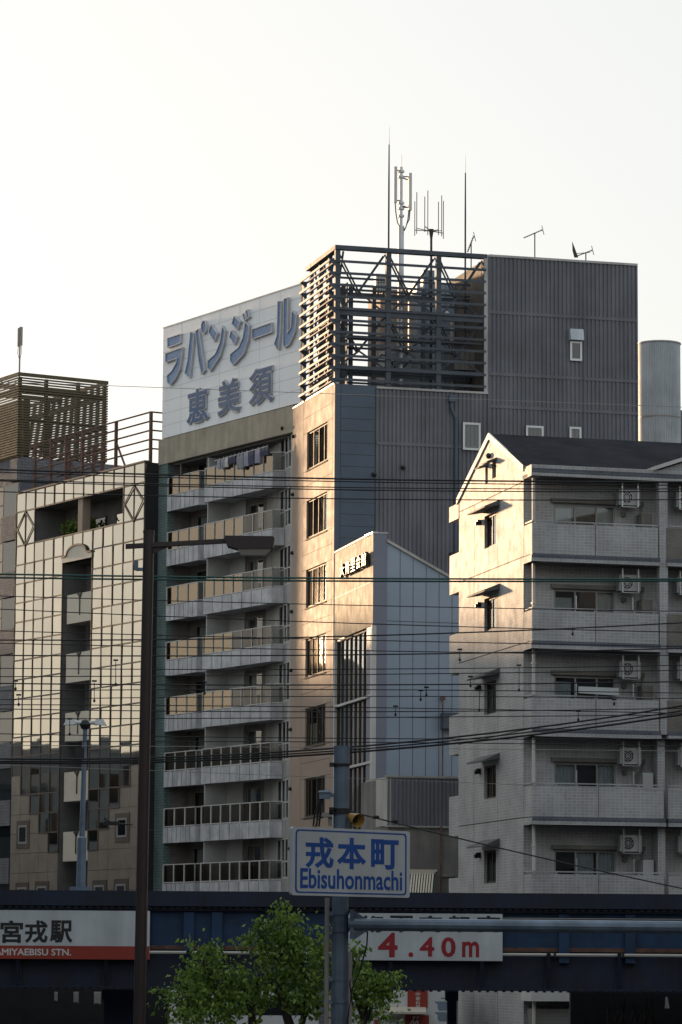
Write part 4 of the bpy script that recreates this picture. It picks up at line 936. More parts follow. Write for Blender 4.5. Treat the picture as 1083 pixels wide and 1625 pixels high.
# right side: pilaster and pale blue wall with slanting top
b = MB(WR); b.box(.09, .59, -1.2, -.0, 0, 22.44); b.box(.01, .09, -.06, -.0, 0, 22.44); b.build('pilaster', M['panelg'], Wh)
b = MB(WR); pts = [(.6, 0), (7, 0), (7, 18.85), (3.4, 20.65), (.6, 22.12)]; b.prism_sz(pts, -7.5, -.04); b.build('side_wall', M['panelb'], Wh)
b = MB(WR); 
for k in range(1, 12): s = .6+.555*k; b.box(s-.010, s+.010, -.04, -.034, 0, 22.1-.525*(s-.6) if s < 3.4 else 18.85)
for z_ in (18.9, 15.0, 11.2): b.box(.6, 7, -.04, -.035, z_-.012, z_+.012)
b.build('panel_joint', M['groove'], Wh)
b = MB(WR); b.hexa([WR.P(.58, -.3, 22.12), WR.P(7, -.3, 18.8), WR.P(7, .06, 18.8), WR.P(.58, .06, 22.12)], [WR.P(.58, -.3, 22.24), WR.P(7, -.3, 18.92), WR.P(7, .06, 18.92), WR.P(.58, .06, 22.24)]); b.box(-.03, .62, -1.2, .02, 22.45, 22.52); b.build('verge_trim', M['cap'], Wh)
b = MB(WL); b.box(.6, 7.5, -3, -1.35, 0, 20.3); b.build('core', M['soffit'], Wh)
b = MB(WR); sa, za_ = WR.sz(703, 1105, .1); b.tube([WR.P(sa, .1, 8), WR.P(sa, .1, za_)], .03, 6); b.box(sa-.1, sa+.1, .05, .15, za_-.15, za_); b.build('drainpipe', M['rust'], Wh)
sa, za_ = WR.sz(702, 1131, .2); b = MB(WR); b.box(sa, sa+.9, -.02, .4, za_-.65, za_); b.build('side_cabinet', M['steel'], Wh)
# annex in front of the hall
n0 = at(615, 1270, 132); NL = Frame(n0, 12.5, 'L'); NR = Frame(n0, 15.5, 'R')
zt = NR.sz(615, 1232, 0)[1]; zm = NR.sz(615, 1310, 0)[1]
N = thing('low_annex', (n0.x, n0.y, 0), 'low annex with pale side and grey corrugated front below the metal hall', 'annex')
sL = NL.sz(580, 1243, 0)[0]
b = MB(NL); b.box(0, sL, -.25, 0, zm, zt); b.build('side_wall', M['annexl'], N)
b = MB(NR); b.ribs(0, 6, zm, zt-.04, .02, .16, .03); b.build('corrugated_wall', M['corr2'], N)
b = MB(NR); b.box(-.03, 6, -.3, .06, zt-.04, zt+.04); b.box(-.02, 6, -.3, .05, zm-.06, zm+.01); b.build('coping', M['cap'], N)
b = MB(NR); b.box(.1, 6, -4, -.05, 0, zt-.06); b.build('body', M['conc2'], N)
b = MB(NR); sa = NR.sz(701, 1350, .1)[0]; b.tube([NR.P(sa, .05, 0), NR.P(sa, .05, zm)], .045, 6); b.build('rusty_pipe', M['rust'], N)
b = MB(NR); sa, za_ = NR.sz(699, 1389, .05); b.box(sa, sa+2, -.04, .06, za_-.05, za_+.05); b.box(sa+.6, sa+2, -.04, .04, 0, za_-.05); b.build('wall_panel', M['conc2'], N)
# corrugated awning
c0 = NR.sz(640, 1391, 1.0); c1 = NR.sz(692, 1386, 1.0)
t = thing('corrugated_awning', NR.P(c0[0], 1.0, c0[1]), 'cream corrugated awning sheet behind the street name sign', 'awning')
b = MB(NR); n = 22; s0_ = NR.sz(600, 1391, 1)[0]; s1_ = c1[0]; zt_ = c1[1]-.0
for i in range(n):
    x = s0_+(s1_-s0_)*i/n; xm = x+(s1_-s0_)/n*.6; xe = s0_+(s1_-s0_)*(i+1)/n
    for xa, xb, h0, h1, mm in ((x, xm, .08, .08, 0), (xm, xe, 0, 0, 1)):  # valleys coloured dark to stand in for shaded gaps between the ribs
        b.hexa([NR.P(xa, .9, zt_-.03+h0), NR.P(xb, .9, zt_-.03+h1), NR.P(xb-.5, 2.2, zt_-1.1+h1), NR.P(xa-.5, 2.2, zt_-1.1+h0)], [NR.P(xa, .9, zt_-.0+h0), NR.P(xb, .9, zt_+h1), NR.P(xb-.5, 2.2, zt_-1.07+h1), NR.P(xa-.5, 2.2, zt_-1.07+h0)], mm)
b.build('sheet', [M['bal_w'], M['groove']], t)
b = MB(NR); b.box(s0_-.1, s1_+.05, .85, 1.0, zt_-.02, zt_+.14); b.build('ridge_cap', M['bal_w'], t)
b = MB(NR); b.bar(NR.P(s1_+.05, .95, zt_+.05), NR.P(s1_-.45, 2.25, zt_-1.1), .1); b.build('edge_bar', M['black'], t)
# ------------------------------------------------------------------ railway bridge
YB = 95.0; X = World(0, YB)
def bx(x): return X.sz(x, 1500, 0)[0]
def bz(y, x=541): return X.sz(x, y, 0)[1]
K = thing('railway_bridge', (0, YB, 0), 'dark blue riveted steel railway bridge spanning the street', 'bridge')
L0, L1 = -60, 60
b = MB(X); b.box(L0, L1, -9, .0, bz(1443), bz(1447)); b.box(L0, L1, -9, .30, bz(1416), bz(1440)); b.build('deck_edge', M['bridge'], K)
b = MB(X); b.box(L0, L1, -.02, .10, bz(1447), bz(1441)); 
i = L0/4
while i < L1/4:
    b.box(i, i+.11, .1, .15, bz(1443.5), bz(1441.2), 1); i += .2
b.build('rivet_strip', [M['bridge'], M['rivet']], K)
b = MB(X); b.box(L0, L1, -.3, -.06, bz(1502), bz(1446)); b.build('upper_web', M['bridge2'], K)
b = MB(X); b.box(L0, L1, -.3, -.02, bz(1508.5), bz(1502)); b.build('rusty_flange', M['rust'], K)
b = MB(X); b.box(L0, L1, -.5, -.1, bz(1567), bz(1508.5)); b.box(L0, L1, -8.5, -8.1, bz(1567), bz(1502)); b.build('lower_girder', M['bridge'], K)
b = MB(X); b.box(L0, L1, -.7, .08, bz(1571), bz(1567))
i = -16
while i < 16: b.box(i, i+.09, -.02, .06, bz(1573), bz(1571)); b.box(i, i+.07, .08, .11, bz(1569.5), bz(1568)); i += .22
b.build('bottom_flange', M['bridge'], K)
for px in (-200, -90, 30, 170, 300, 330, 480, 620, 765, 870, 982, 1090, 1200):
    s = bx(px); b = MB(X); b.prism_sz([(s-.12, bz(1567)), (s+.10, bz(1567)), (s+.10, bz(1509)), (s-.35 if 0 else s-.05, bz(1509))], -.1, .03); b.hexa([X.P(s-.05, -.1, bz(1566)), X.P(s+.05, -.1, bz(1566)), X.P(s+.05, .07, bz(1566)), X.P(s-.05, .07, bz(1566))], [X.P(s-.05, -.1, bz(1510)), X.P(s+.05, -.1, bz(1510)), X.P(s+.05, .3, bz(1510)), X.P(s-.05, .3, bz(1510))]); b.build('gusset', M['bridge'], K)
for px in (-120, 60, 300, 345, 895, 1000, 1105):
    s = bx(px); b = MB(X); b.box(s-.14, s+.14, -.05, .12, bz(1526), bz(1449)); b.build('stiffener', M['bridge2'], K)
b = MB(X); b.tube([X.P(L0, .2, bz(1513)), X.P(L1, .2, bz(1513))], .045, 6)
b.build('white_conduit', M['pipew'], K)
for px in (330, 540, 880, 988): s = bx(px); b = MB(X); b.box(s-.03, s+.03, .0, .26, bz(1517), bz(1509)); b.build('conduit_clip', M['black'], K)
b = MB(X); b.tube([X.P(bx(797), .15, bz(1456)), X.P(L1, .15, bz(1457))], .025, 5); b.build('thin_conduit', M['frame'], K)
for s0_, s1_, o, top in ((bx(155), bx(212), -3, 4.4), (bx(722), bx(737), -6, 4.4), (bx(-160), bx(-100), -3, 4.4), (bx(1180), bx(1240), -3, 4.4)):
    b = MB(X); b.box(s0_, s1_, o-1, o, 0, top-.3); b.box(s0_-.05, s1_+.05, o-1.1, o+.1, top-.3, top+.0); b.build('pier', M['bridge2'], K)
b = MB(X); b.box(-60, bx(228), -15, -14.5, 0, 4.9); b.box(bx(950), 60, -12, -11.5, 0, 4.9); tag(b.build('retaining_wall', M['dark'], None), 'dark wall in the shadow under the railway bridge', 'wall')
for px, w_, h_ in ((89, 3, 9), (121, 6, 12), (155, 9, 14), (197, 9, 12)):  # pale boxes stand in for bright gaps in the dark background
    p = at(px, 1578, 108.5); a = MB(World(p.x, p.y)); ww = w_/5500*108.5; a.box(-ww/2, ww/2, 0, .08, p.z-h_/5500*108, p.z+.05); a.box(-ww/2-.02, ww/2+.02, -.06, 0, p.z-h_/5500*108-.03, p.z+.08)
    tag(a.build('gap_patch', M['annexl']), {89: 'thin pale strip', 121: 'pale square patch', 155: 'rounded pale patch', 197: 'pale patch beside the brown pole'}[px]+' standing for a bright gap under the railway bridge', 'patch')
a = MB(World(at(1060, 1590, 106).x, 106)); a.tube([(at(1059, 1600, 106).x, 106, at(1059, 1600, 106).z), (at(1058, 1582, 106).x, 106, at(1058, 1582, 106).z)], [.08, .03], 6); tag(a.build('pale_cone', M['annexl']), 'small pale cone shape in the dark under the bridge, right', 'cone')
for i in range(16):
    x = 965+i*5.2+random.uniform(-2, 2); p = at(x, 1625, 104); q = at(x+random.uniform(-8, 8), random.uniform(1580, 1600), 104); m_ = p.lerp(q, .5)+Vector((random.uniform(-.08, .08), .1, 0))
    a = MB(); a.tube([Vector((p.x, 104, 0)), p, m_, q, q+Vector((.1, 0, -.12))], [.03, .025, .02, .014, .008], 5)
    tag(a.build('dry_stalk', M['bark']), 'dark dry stalk standing in the shadow under the right end of the bridge', 'plant', 'dry stalks under the bridge')
# station name board
ss0, ss1, sz0, sz1, szm = bx(-100), bx(238.5), bz(1522, 100), bz(1445, 100), bz(1501, 100)
Sg = thing('station_sign', X.P(ss0, .3, sz0), 'white station name board with black characters and a red stripe on the bridge', 'sign')
b = MB(X); b.box(ss0, ss1, .12, .32, sz0, sz1); b.build('board', M['plate'], Sg)
b = MB(X); b.box(ss0, ss1, .32, .325, sz0, szm); b.build('red_stripe', M['red'], Sg)
b = MB(X); b.box(ss1-.08, ss1, .32, .33, szm, sz1); b.build('edge_strip', M['white'], Sg)
for i, ch in enumerate('今宮戎駅'):
    x0 = -37+39.2*i; b = MB(X); text(b, X, ch, bx(x0), bx(x0+36), bz(1496.5, x0), bz(1460.5, x0), .321, .326, offset=.03); b.build('character', M['blackt'], Sg)
b = MB(X); text(b, X, 'IMAMIYAEBISU STN.', bx(-21), bx(115), bz(1516.2, 50), bz(1505.4, 50), .326, .33, offset=.022); b.build('lettering', M['white'], Sg)
# clearance sign
hs0, hs1, hz0, hz1 = bx(545), bx(797), bz(1524.5, 700), bz(1450, 700)
Hs = thing('clearance_sign', X.P(hs0, .3, hz0), 'white clearance sign reading 4.40m in red on the bridge', 'sign')
b = MB(X); b.box(hs0, hs1, .12, .30, hz0, hz1); b.build('board', M['plate'], Hs)
for i, ch in enumerate('桁下高架高'):
    x0 = 573+46*i; b = MB(X); text(b, X, ch, bx(x0), bx(x0+36), bz(1479.5, x0), bz(1453, x0), .302, .307, offset=.03); b.build('character', M['blackt'], Hs)
for ch, x0, x1, y0, y1 in (('4', 600, 631, 1519, 1480), ('.', 648, 656, 1519, 1511), ('4', 666, 689, 1518, 1487), ('0', 700, 723, 1519, 1487), ('m', 733, 760, 1519, 1494)):
    b = MB(X); text(b, X, ch, bx(x0), bx(x1), bz(y0, x0), bz(y1, x0), .302, .307, offset=.025); b.build('numeral', M['redt'], Hs)
# platform lamp on the bridge
YL = 99; p = at(128, 1414, YL); Lw = World(p.x, YL); z0 = p.z; zb = at(131, 1330, YL).z; zt = at(132, 1150, YL).z
t = thing('platform_lamp', (p.x, YL, z0-.3), 'grey double-headed platform lamp standing on the bridge in front of the mirror office', 'street lamp')
b = MB(Lw); b.tube([Lw.P(0, 0, z0-.4), Lw.P(.02, 0, zb), Lw.P(.02, 0, zb+.05)], [.14, .13, .09], 8); b.tube([Lw.P(.02, 0, zb), Lw.P(.06, 0, zt)], [.085, .06], 8); b.box(-.3, .3, -.2, .2, z0-.4, z0+.12); b.build('pole', M['galv'], t)
b = MB(Lw); b.ball(Lw.P(.06, 0, zt), .16); b.tube([Lw.P(.06, 0, zt-1.0), Lw.P(.06, 0, zt)], .05, 6); b.box(-.22, .05, -.1, .1, zt-.95, zt-.65); b.build('joint', M['black'], t)
for d in (-1, 1):
    b = MB(Lw); c = Lw.P(.06, 0, zt+.05)
    b.tube([c, Lw.P(.06+d*.25, 0, zt+.06), Lw.P(.06+d*.32, .05, zt+.05)], [.05, .06, .08], 8)
    b.hexa([Lw.P(.06+d*.28, -.11, zt+.0), Lw.P(.06+d*.62, -.11, zt-.02), Lw.P(.06+d*.62, .11, zt-.02), Lw.P(.06+d*.28, .11, zt+.0)], [Lw.P(.06+d*.30, -.07, zt+.16), Lw.P(.06+d*.52, -.07, zt+.15), Lw.P(.06+d*.52, .07, zt+.15), Lw.P(.06+d*.30, .07, zt+.16)]); h = b.build('lamp_head', M['white'], t)

# ------------------------------------------------------------------ brown street lamp
YP = 55; p = at(222, 1600, YP); pt = at(237, 846, YP); px0 = (p.x+pt.x)/2+.02; Lp = World(px0, YP); zt = pt.z
def lx(x, y=860): return at(x, y, YP).x-px0
def lz(y, x=230): return at(x, y, YP).z
t = thing('brown_street_lamp', (px0, YP, 0), 'tall dark brown street lamp with a long arm in front of the apartment block', 'street lamp')
b = MB(Lp); bk = (at(222, 1600, YP).x-at(236.5, 850, YP).x)/(lz(850)-lz(1600))*zt; bt = at(236.5, 850, YP).x-px0
b.tube([Lp.P(bt+bk, 0, 0), Lp.P(bt, 0, zt)], [.102, .088], 12); b.tube([Lp.P(bt, 0, zt), Lp.P(bt, 0, zt+.04)], .095, 12); b.tube([Lp.P(bt+bk, 0, 0), Lp.P(bt+bk, 0, .5)], .16, 12); b.build('pole', M['brownpole'], t)
b = MB(Lp); b.hexa([Lp.P(lx(200), -.06, lz(871)), Lp.P(lx(362), -.05, lz(862, 360)), Lp.P(lx(362), .05, lz(862, 360)), Lp.P(lx(200), .06, lz(871))], [Lp.P(lx(200), -.06, lz(864)), Lp.P(lx(362), -.05, lz(855, 360)), Lp.P(lx(362), .05, lz(855, 360)), Lp.P(lx(200), .06, lz(864))])
b.prism_sz([(.05, lz(880)), (.05, lz(868)), (lx(272), lz(866, 270))], -.02, .02); b.build('arm', M['brownpole'], t)
b = MB(Lp); b.prism_sz([(lx(356), lz(856, 400)), (lx(358), lz(852, 400)), (lx(434), lz(852.5, 400)), (lx(436), lz(855, 400)), (lx(434), lz(870, 400)), (lx(428), lz(872, 400)), (lx(378), lz(872.5, 400)), (lx(362), lz(868, 400))], -.17, .17); hd = b.build('lamp_head', M['brownpole'], t)
b = MB(Lp); x0, x1 = lx(378), lx(430); z1_ = lz(872.4, 400); z0_ = lz(882, 400); b.hexa([Lp.P(x0+.07, -.10, z0_), Lp.P(x1-.1, -.10, z0_), Lp.P(x1-.1, .10, z0_), Lp.P(x0+.07, .10, z0_)], [Lp.P(x0, -.15, z1_), Lp.P(x1, -.15, z1_), Lp.P(x1, .15, z1_), Lp.P(x0, .15, z1_)]); b.build('lens', M['lampglass'], hd)
b = MB(Lp); zc = lz(905); b.box(lx(214), lx(220), -.05, .06, lz(905), lz(890)); b.box(lx(217), lx(228), -.03, .03, zc-.01, zc+.04); tag(b.build('photocell_box', M['galv'], None), 'small grey sensor box bracketed to the brown street lamp pole', 'sensor')
b = MB(Lp); b.tube([Lp.P(lx(217), 0, lz(1309)), Lp.P(lx(190), 0, lz(1307)), Lp.P(lx(172), 0, lz(1300))], .012, 5); b.box(lx(172), lx(196), -.04, .04, lz(1310), lz(1304)); b.tube([Lp.P(lx(178), 0, lz(1304)), Lp.P(lx(173), 0, lz(1297))], .012, 5); tag(b.build('side_camera', M['black']), 'small dark camera arm reaching left from the brown lamp pole', 'camera')

# ------------------------------------------------------------------ signal pole with the street name plate
YS = 51; p = at(541, 1300, YS); Sp = World(p.x, YS); sx = lambda x, y=1400: at(x, y, YS).x-p.x
def szp(y, x=541): return at(x, y, YS).z
zt = szp(1187)
t = thing('signal_pole', (p.x, YS, 0), 'grey steel signal pole with bands and a horizontal signal arm', 'pole')
b = MB(Sp); b.tube([Sp.P(-.02, 0, 0), Sp.P(0.012, 0, zt)], [.135, .118], 14); b.tube([Sp.P(.012, 0, zt), Sp.P(.012, 0, zt+.03)], .125, 14); b.build('pole', M['galv'], t)
for y in (1214, 1285, 1290, 1450, 1477, 1554, 1590): z_ = szp(y); b = MB(Sp); b.tube([Sp.P(0, 0, z_-.018), Sp.P(0, 0, z_+.018)], .137, 14); b.box(-.17, -.10, .02, .1, z_-.03, z_+.03); b.build('band', M['black'] if y < 1300 else M['galv'], t)
az = szp(1468, 700); b = MB(Sp); b.tube([Sp.P(.12, .1, az), Sp.P(sx(1400), .1, az-.02)], .092, 12); b.build('signal_arm', M['galv'], t)
b = MB(Sp); b.box(sx(556), sx(562), -.06, .18, szp(1490), szp(1443)); b.prism_sz([(sx(562), szp(1445)), (sx(586), szp(1460)), (sx(562), szp(1476))], .09, .12); b.prism_sz([(sx(562), szp(1478)), (sx(588), szp(1474)), (sx(562), szp(1492))], .09, .12); b.build('arm_bracket', M['galv'], t)
b = MB(Sp); b.tube([Sp.P(sx(519), .1, 0), Sp.P(sx(520), .1, szp(1425))], .034, 8); b.build('conduit', M['frame'], t)
b = MB(Sp); b.tube([Sp.P(sx(556), .12, 0), Sp.P(sx(557), .12, szp(1510))], .03, 8); b.build('conduit', M['frame'], t)
b = MB(Sp); b.tube([Sp.P(sx(584), .1, szp(1478)), Sp.P(sx(583), .1, szp(1500)), Sp.P(sx(572), .13, szp(1540)), Sp.P(sx(560), .14, szp(1570)), Sp.P(sx(553), .14, szp(1620)), Sp.P(sx(552), .14, 0)], .012, 5); b.tube([Sp.P(sx(557), .1, szp(1508)), Sp.P(sx(564), .1, szp(1530)), Sp.P(sx(556), .15, szp(1560)), Sp.P(sx(562), .15, szp(1600))], .01, 5); b.build('drop_cable', M['black'], t)
p0 = at(464, 1312, 48.9); Sn = Frame(p0, 44, 'R')
c1 = Sn.sz(651, 1321, 0)[0]; zt_ = Sn.sz(464, 1311.5, 0)[1]; zb_ = Sn.sz(464, 1420.5, 0)[1]
# plate is hung in front of the pole
t = thing('street_name_sign', Sn.P(c1/2, 0, zb_), 'white street name sign with blue characters and Ebisuhonmachi, on the grey signal pole', 'sign')
def rrect(s0, s1, z0, z1, r, n=5):
    o = []
    for cx, cz, a in ((s1-r, z1-r, 0), (s0+r, z1-r, 90), (s0+r, z0+r, 180), (s1-r, z0+r, 270)):
        for i in range(n+1): k = radians(a+90*i/n); o.append((cx+r*cos(k), cz+r*sin(k)))
    return o
b = MB(Sn); b.prism_sz(rrect(0, c1, zb_, zt_, .04), -.05, 0); b.build('plate', M['plate'], t)
b = MB(Sn); a_ = rrect(.055*c1/2, c1-.07, zb_+.035, zt_-.035, .06); c_ = rrect(.055*c1/2+.03, c1-.07-.03, zb_+.055, zt_-.055, .05)
for i in range(len(a_)): j = (i+1) % len(a_); b.face([Sn.P(*((k[0], .003, k[1]))) for k in (a_[i], a_[j], c_[j], c_[i])])
b.build('border', M['bluet'], t)
for ch, x0, x1, y0, y1 in (('戎', 485, 530, 1377, 1329.5), ('本', 535, 581.5, 1378.5, 1330.5), ('町', 589, 633, 1379, 1333)):
    s0_, z0_ = Sn.sz(x0, y0); s1_, z1_ = Sn.sz(x1, y1); b = MB(Sn); text(b, Sn, ch, s0_, s1_, z0_, z0_+(z1_-z0_), .001, .004, offset=.03); b.build('character', M['bluet'], t)
s0_, z0_ = Sn.sz(476.5, 1409.5); s1_, z1_ = Sn.sz(638.5, 1384); b = MB(Sn); text(b, Sn, 'Ebisuhonmachi', s0_, s1_, z0_, z1_+.015, .001, .004, offset=.02); b.build('lettering', M['bluet'], t)
b = MB(Sn)
for z_ in (zb_+.2, zt_-.2): b.box(c1*.30, c1*.55, -.16, -.05, z_-.03, z_+.03)
b.build('mount', M['galv'], t)
# fittings on the pole
b = MB(Sp); b.box(sx(506), sx(523), -.06, .10, szp(1268), szp(1256)); b.box(sx(523), sx(532), -.02, .05, szp(1265), szp(1259)); b.hexa([Sp.P(sx(504), -.07, szp(1258)), Sp.P(sx(525), -.07, szp(1258)), Sp.P(sx(525), .12, szp(1258)), Sp.P(sx(504), .12, szp(1258))], [Sp.P(sx(506), -.06, szp(1255)), Sp.P(sx(523), -.06, szp(1255)), Sp.P(sx(523), .1, szp(1255)), Sp.P(sx(506), .1, szp(1255))]); tag(b.build('junction_box', M['galv']), 'upper grey junction box on the left of the signal pole', 'box')
b = MB(Sp); b.box(sx(511), sx(527), -.05, .10, szp(1297), szp(1290)); b.box(sx(520), sx(527), -.04, .04, szp(1310), szp(1297)); tag(b.build('junction_box', M['frame']), 'lower grey junction box just above the street name sign', 'box')
b = MB(Sp)
for d in (0, 5, 9): b.tube([Sp.P(sx(508+d*.5), .05, szp(1268)), Sp.P(sx(504+d*.5), .06, szp(1278)), Sp.P(sx(499+d), .06, szp(1290)), Sp.P(sx(497+d), .06, szp(1312))], .014, 5)
b.tube([Sp.P(sx(514), .08, szp(1296)), Sp.P(sx(503), .08, szp(1302)), Sp.P(sx(500), .08, szp(1314))], .012, 5); tag(b.build('cable_bundle', M['black']), 'black cables drooping from the junction boxes behind the street name sign', 'cable')
b = MB(Sp); c = Sp.P(sx(556), .05, szp(1296)); d = Vector((.5, -.75, -.28)).normalized()
b.tube([c-d*.02, c+d*.10, c+d*.22], [.05, .075, .105], 12, caps=False); hn = tag(b.build('horn_speaker', M['horn']), 'small yellow horn speaker on the signal pole above the street name sign', 'speaker')
b = MB(Sp); b.tube([c-d*.08, c-d*.02], .055, 10); b.ball(c+d*.12, .045); b.bar(c-d*.04, Sp.P(.05, 0, c.z), .03); b.build('driver', M['black'], hn)

# ------------------------------------------------------------------ cables across the street
def cable(pts, Y, r, m, label, group, pxm=3000, dz=0.0):
    """pts: (x, y) in the photo; a quadratic sag through them, carried on to both sides of the street"""
    n = len(pts); xs = [(x-541)/541 for x, y in pts]; ys = [y for x, y in pts]
    S_ = [sum(x**k for x in xs) for k in range(5)]; Tt = [sum(y*x**k for x, y in zip(xs, ys)) for k in range(3)]
    Mx = Matrix(((S_[0], S_[1], S_[2]), (S_[1], S_[2], S_[3]), (S_[2], S_[3], S_[4]))); co = Mx.inverted() @ Vector(Tt)
    path = []
    for i in range(-14, 26):
        u = i/5.5-1.0; f = co[0]+co[1]*u+co[2]*u*u; path.append(at(541+541*u, f, Y)+Vector((0, 0, dz)))
    b = MB(); b.tube(path, r, 5); return tag(b.build('overhead_cable', m), label, 'cable', group)
XS = (0, 228, 500, 760, 1083)
def wset(Y, r, m, label, group, *ys): return cable(list(zip(XS, ys)), Y, r, m, label, group)
gt = 'overhead cables across the street'
lu = 'thick black cable of the upper pair crossing the top balconies'
wset(68, .018, M['wire'], 'upper thick black cable crossing the top balconies of the buildings', gt, 745, 753, 759, 763, 765)
wset(68, .011, M['wire'], 'thin black cable close under the upper thick cable at the top balconies', gt, 749.5, 757, 763, 768, 770)
wset(70, .012, M['wire'], 'thin black cable halfway between the upper thick cable and the eaves cable', gt, 761, 768, 773, 775, 776)
wset(70, .012, M['wire'], 'black cable just below the middle of the upper cable group', gt, 763, 770.5, 777, 779, 780)
wset(70, .012, M['wire'], 'lowest black cable of the upper group, crossing the eaves', gt, 780, 787, 791, 793, 793)
wset(72, .020, M['wireg'], 'upper green cable of the green pair at mid height', gt, 911, 915, 917.5, 918.5, 919)
wset(72, .020, M['wireg'], 'lower green cable of the green pair at mid height', gt, 916.5, 920, 922, 922.5, 922)
ln = 'thin black overhead cable among the many crossing the middle of the photo'
for ys in ((946, 952, 959, 965, 970), (967, 976, 987, 996, 1003), (1001, 1007.6, 1014, 1020, 1026), (1021, 1025.6, 1031, 1036, 1040), (1060, 1063, 1062, 1060, 1056), (1073, 1074.5, 1071, 1067, 1064), (1096, 1096, 1093, 1096, 1100), (1109, 1110, 1103.6, 1105, 1109), (1118, 1120, 1121, 1126, 1132), (1141, 1140, 1139, 1137.6, 1134), (1164, 1169, 1171.5, 1172, 1173), (1177, 1178, 1176, 1180, 1184), (1125, 1128, 1130, 1128, 1124)):
    wset(74+random.uniform(-4, 4), .0105, M['wire'], ln, gt, *ys)
wset(78, .0165, M['wire'], 'thick black cable rising slightly to the right, below the thin diagonal pair', gt, 1016, 1015, 1010.5, 1004, 988)
wset(78, .0155, M['wire'], 'thick black cable running level through the middle of the cable field', gt, 1040, 1041, 1040, 1036, 1029)
wset(78, .0155, M['wire'], 'thick black cable at the level of the fourth balcony up', gt, 1084, 1087.5, 1087, 1085, 1082)
wset(62, .017, M['wire'], 'upper fat bundled cable sweeping up to the right', gt, 1206, 1200, 1190, 1168, 1119)
wset(62, .013, M['wire'], 'middle fat bundled cable sweeping up to the right', gt, 1210, 1203, 1195, 1173, 1127)
wset(62, .019, M['wire'], 'lower fat bundled cable sweeping up to the right', gt, 1213, 1205.5, 1199, 1178, 1133)
wset(130, .012, M['frame'], 'hair-thin cable crossing the roof sign near the sky', gt, 606, 614, 624, 634, 646)
wset(74, .007, M['frame'], 'hair-thin pale cable far down, above the station bridge', gt, 1183, 1184, 1186, 1189, 1192)
wset(74, .006, M['frame'], 'hair-thin cable sloping over the lower annex', gt, 1214, 1222, 1233, 1243, 1255)
# span wire from the pole to the lower right
a0 = at(556, 1288, 51); a1 = at(1400, 1470, 62); n = 24; b = MB()
b.tube([a0.lerp(a1, i/n)-Vector((0, 0, .35*4*(i/n)*(1-i/n)*.25)) for i in range(n+1)], .0115, 5)
for f in (.04, .07): b.ball(a0.lerp(a1, f), .03, sc=(2, 1, 1))
tag(b.build('span_wire', M['wire']), 'single wire from the signal pole sloping down to the lower right', 'cable')
# little drop insulators on the cables
def dropper(x, y0, y1, label, Y=72, bulb=True):
    p = at(x, y0, Y); q = at(x, y1, Y); t = thing('cable_hanger', p, label, 'cable hanger', 'hangers on the cables')
    b = MB(); b.tube([p, q], .008, 5); b.box if 0 else None; b.tube([p+Vector((-.05, 0, .03)), p+Vector((.05, 0, .03))], .02, 5); b.build('rod', M['wire'], t)
    b = MB(); b.ball(q, .028, sc=(1, 1, 1.4)); b.build('weight', M['wire'], t)
for x, y0, y1, lab in ((184, 1050, 1086, 'hanging weight on the cables right of the mirror office slot, upper'), (150, 1083, 1112, 'hanging weight on the cables right of the mirror office slot, lower'), (111, 1143, 1165, 'small hanging weight beside the left head of the platform lamp'), (30, 1105, 1118, 'cable hanger near the left photo edge'), (25, 1083, 1093, 'upper cable hanger near the left photo edge'),
        (628, 1123, 1134, 'cable hanger low on the blue side of the hall'), (668, 1098, 1110, 'left one of two cable hangers on the blue side of the hall'), (677, 1093, 1103, 'right one of two cable hangers on the blue side of the hall'), (730, 1033, 1047, 'cable hanger at the far edge of the gabled house'), (747, 1076, 1088, 'cable hanger over the gabled end wall'),
        (824, 1058, 1095, 'long hanger with a weight near the corner of the gabled house'), (761, 1098, 1127, 'long hanger with a weight beside the third awning'), (909, 1000, 1006, 'cable hanger over the front balconies of the gabled house'), (918, 1131, 1142, 'lower cable hanger over the front balconies of the gabled house'), (325, 1085, 1100, 'cable hanger in front of the curved balconies'), (975, 1112, 1117, 'cable hanger beside the pale blue mat')):
    dropper(x, y0, y1, lab)

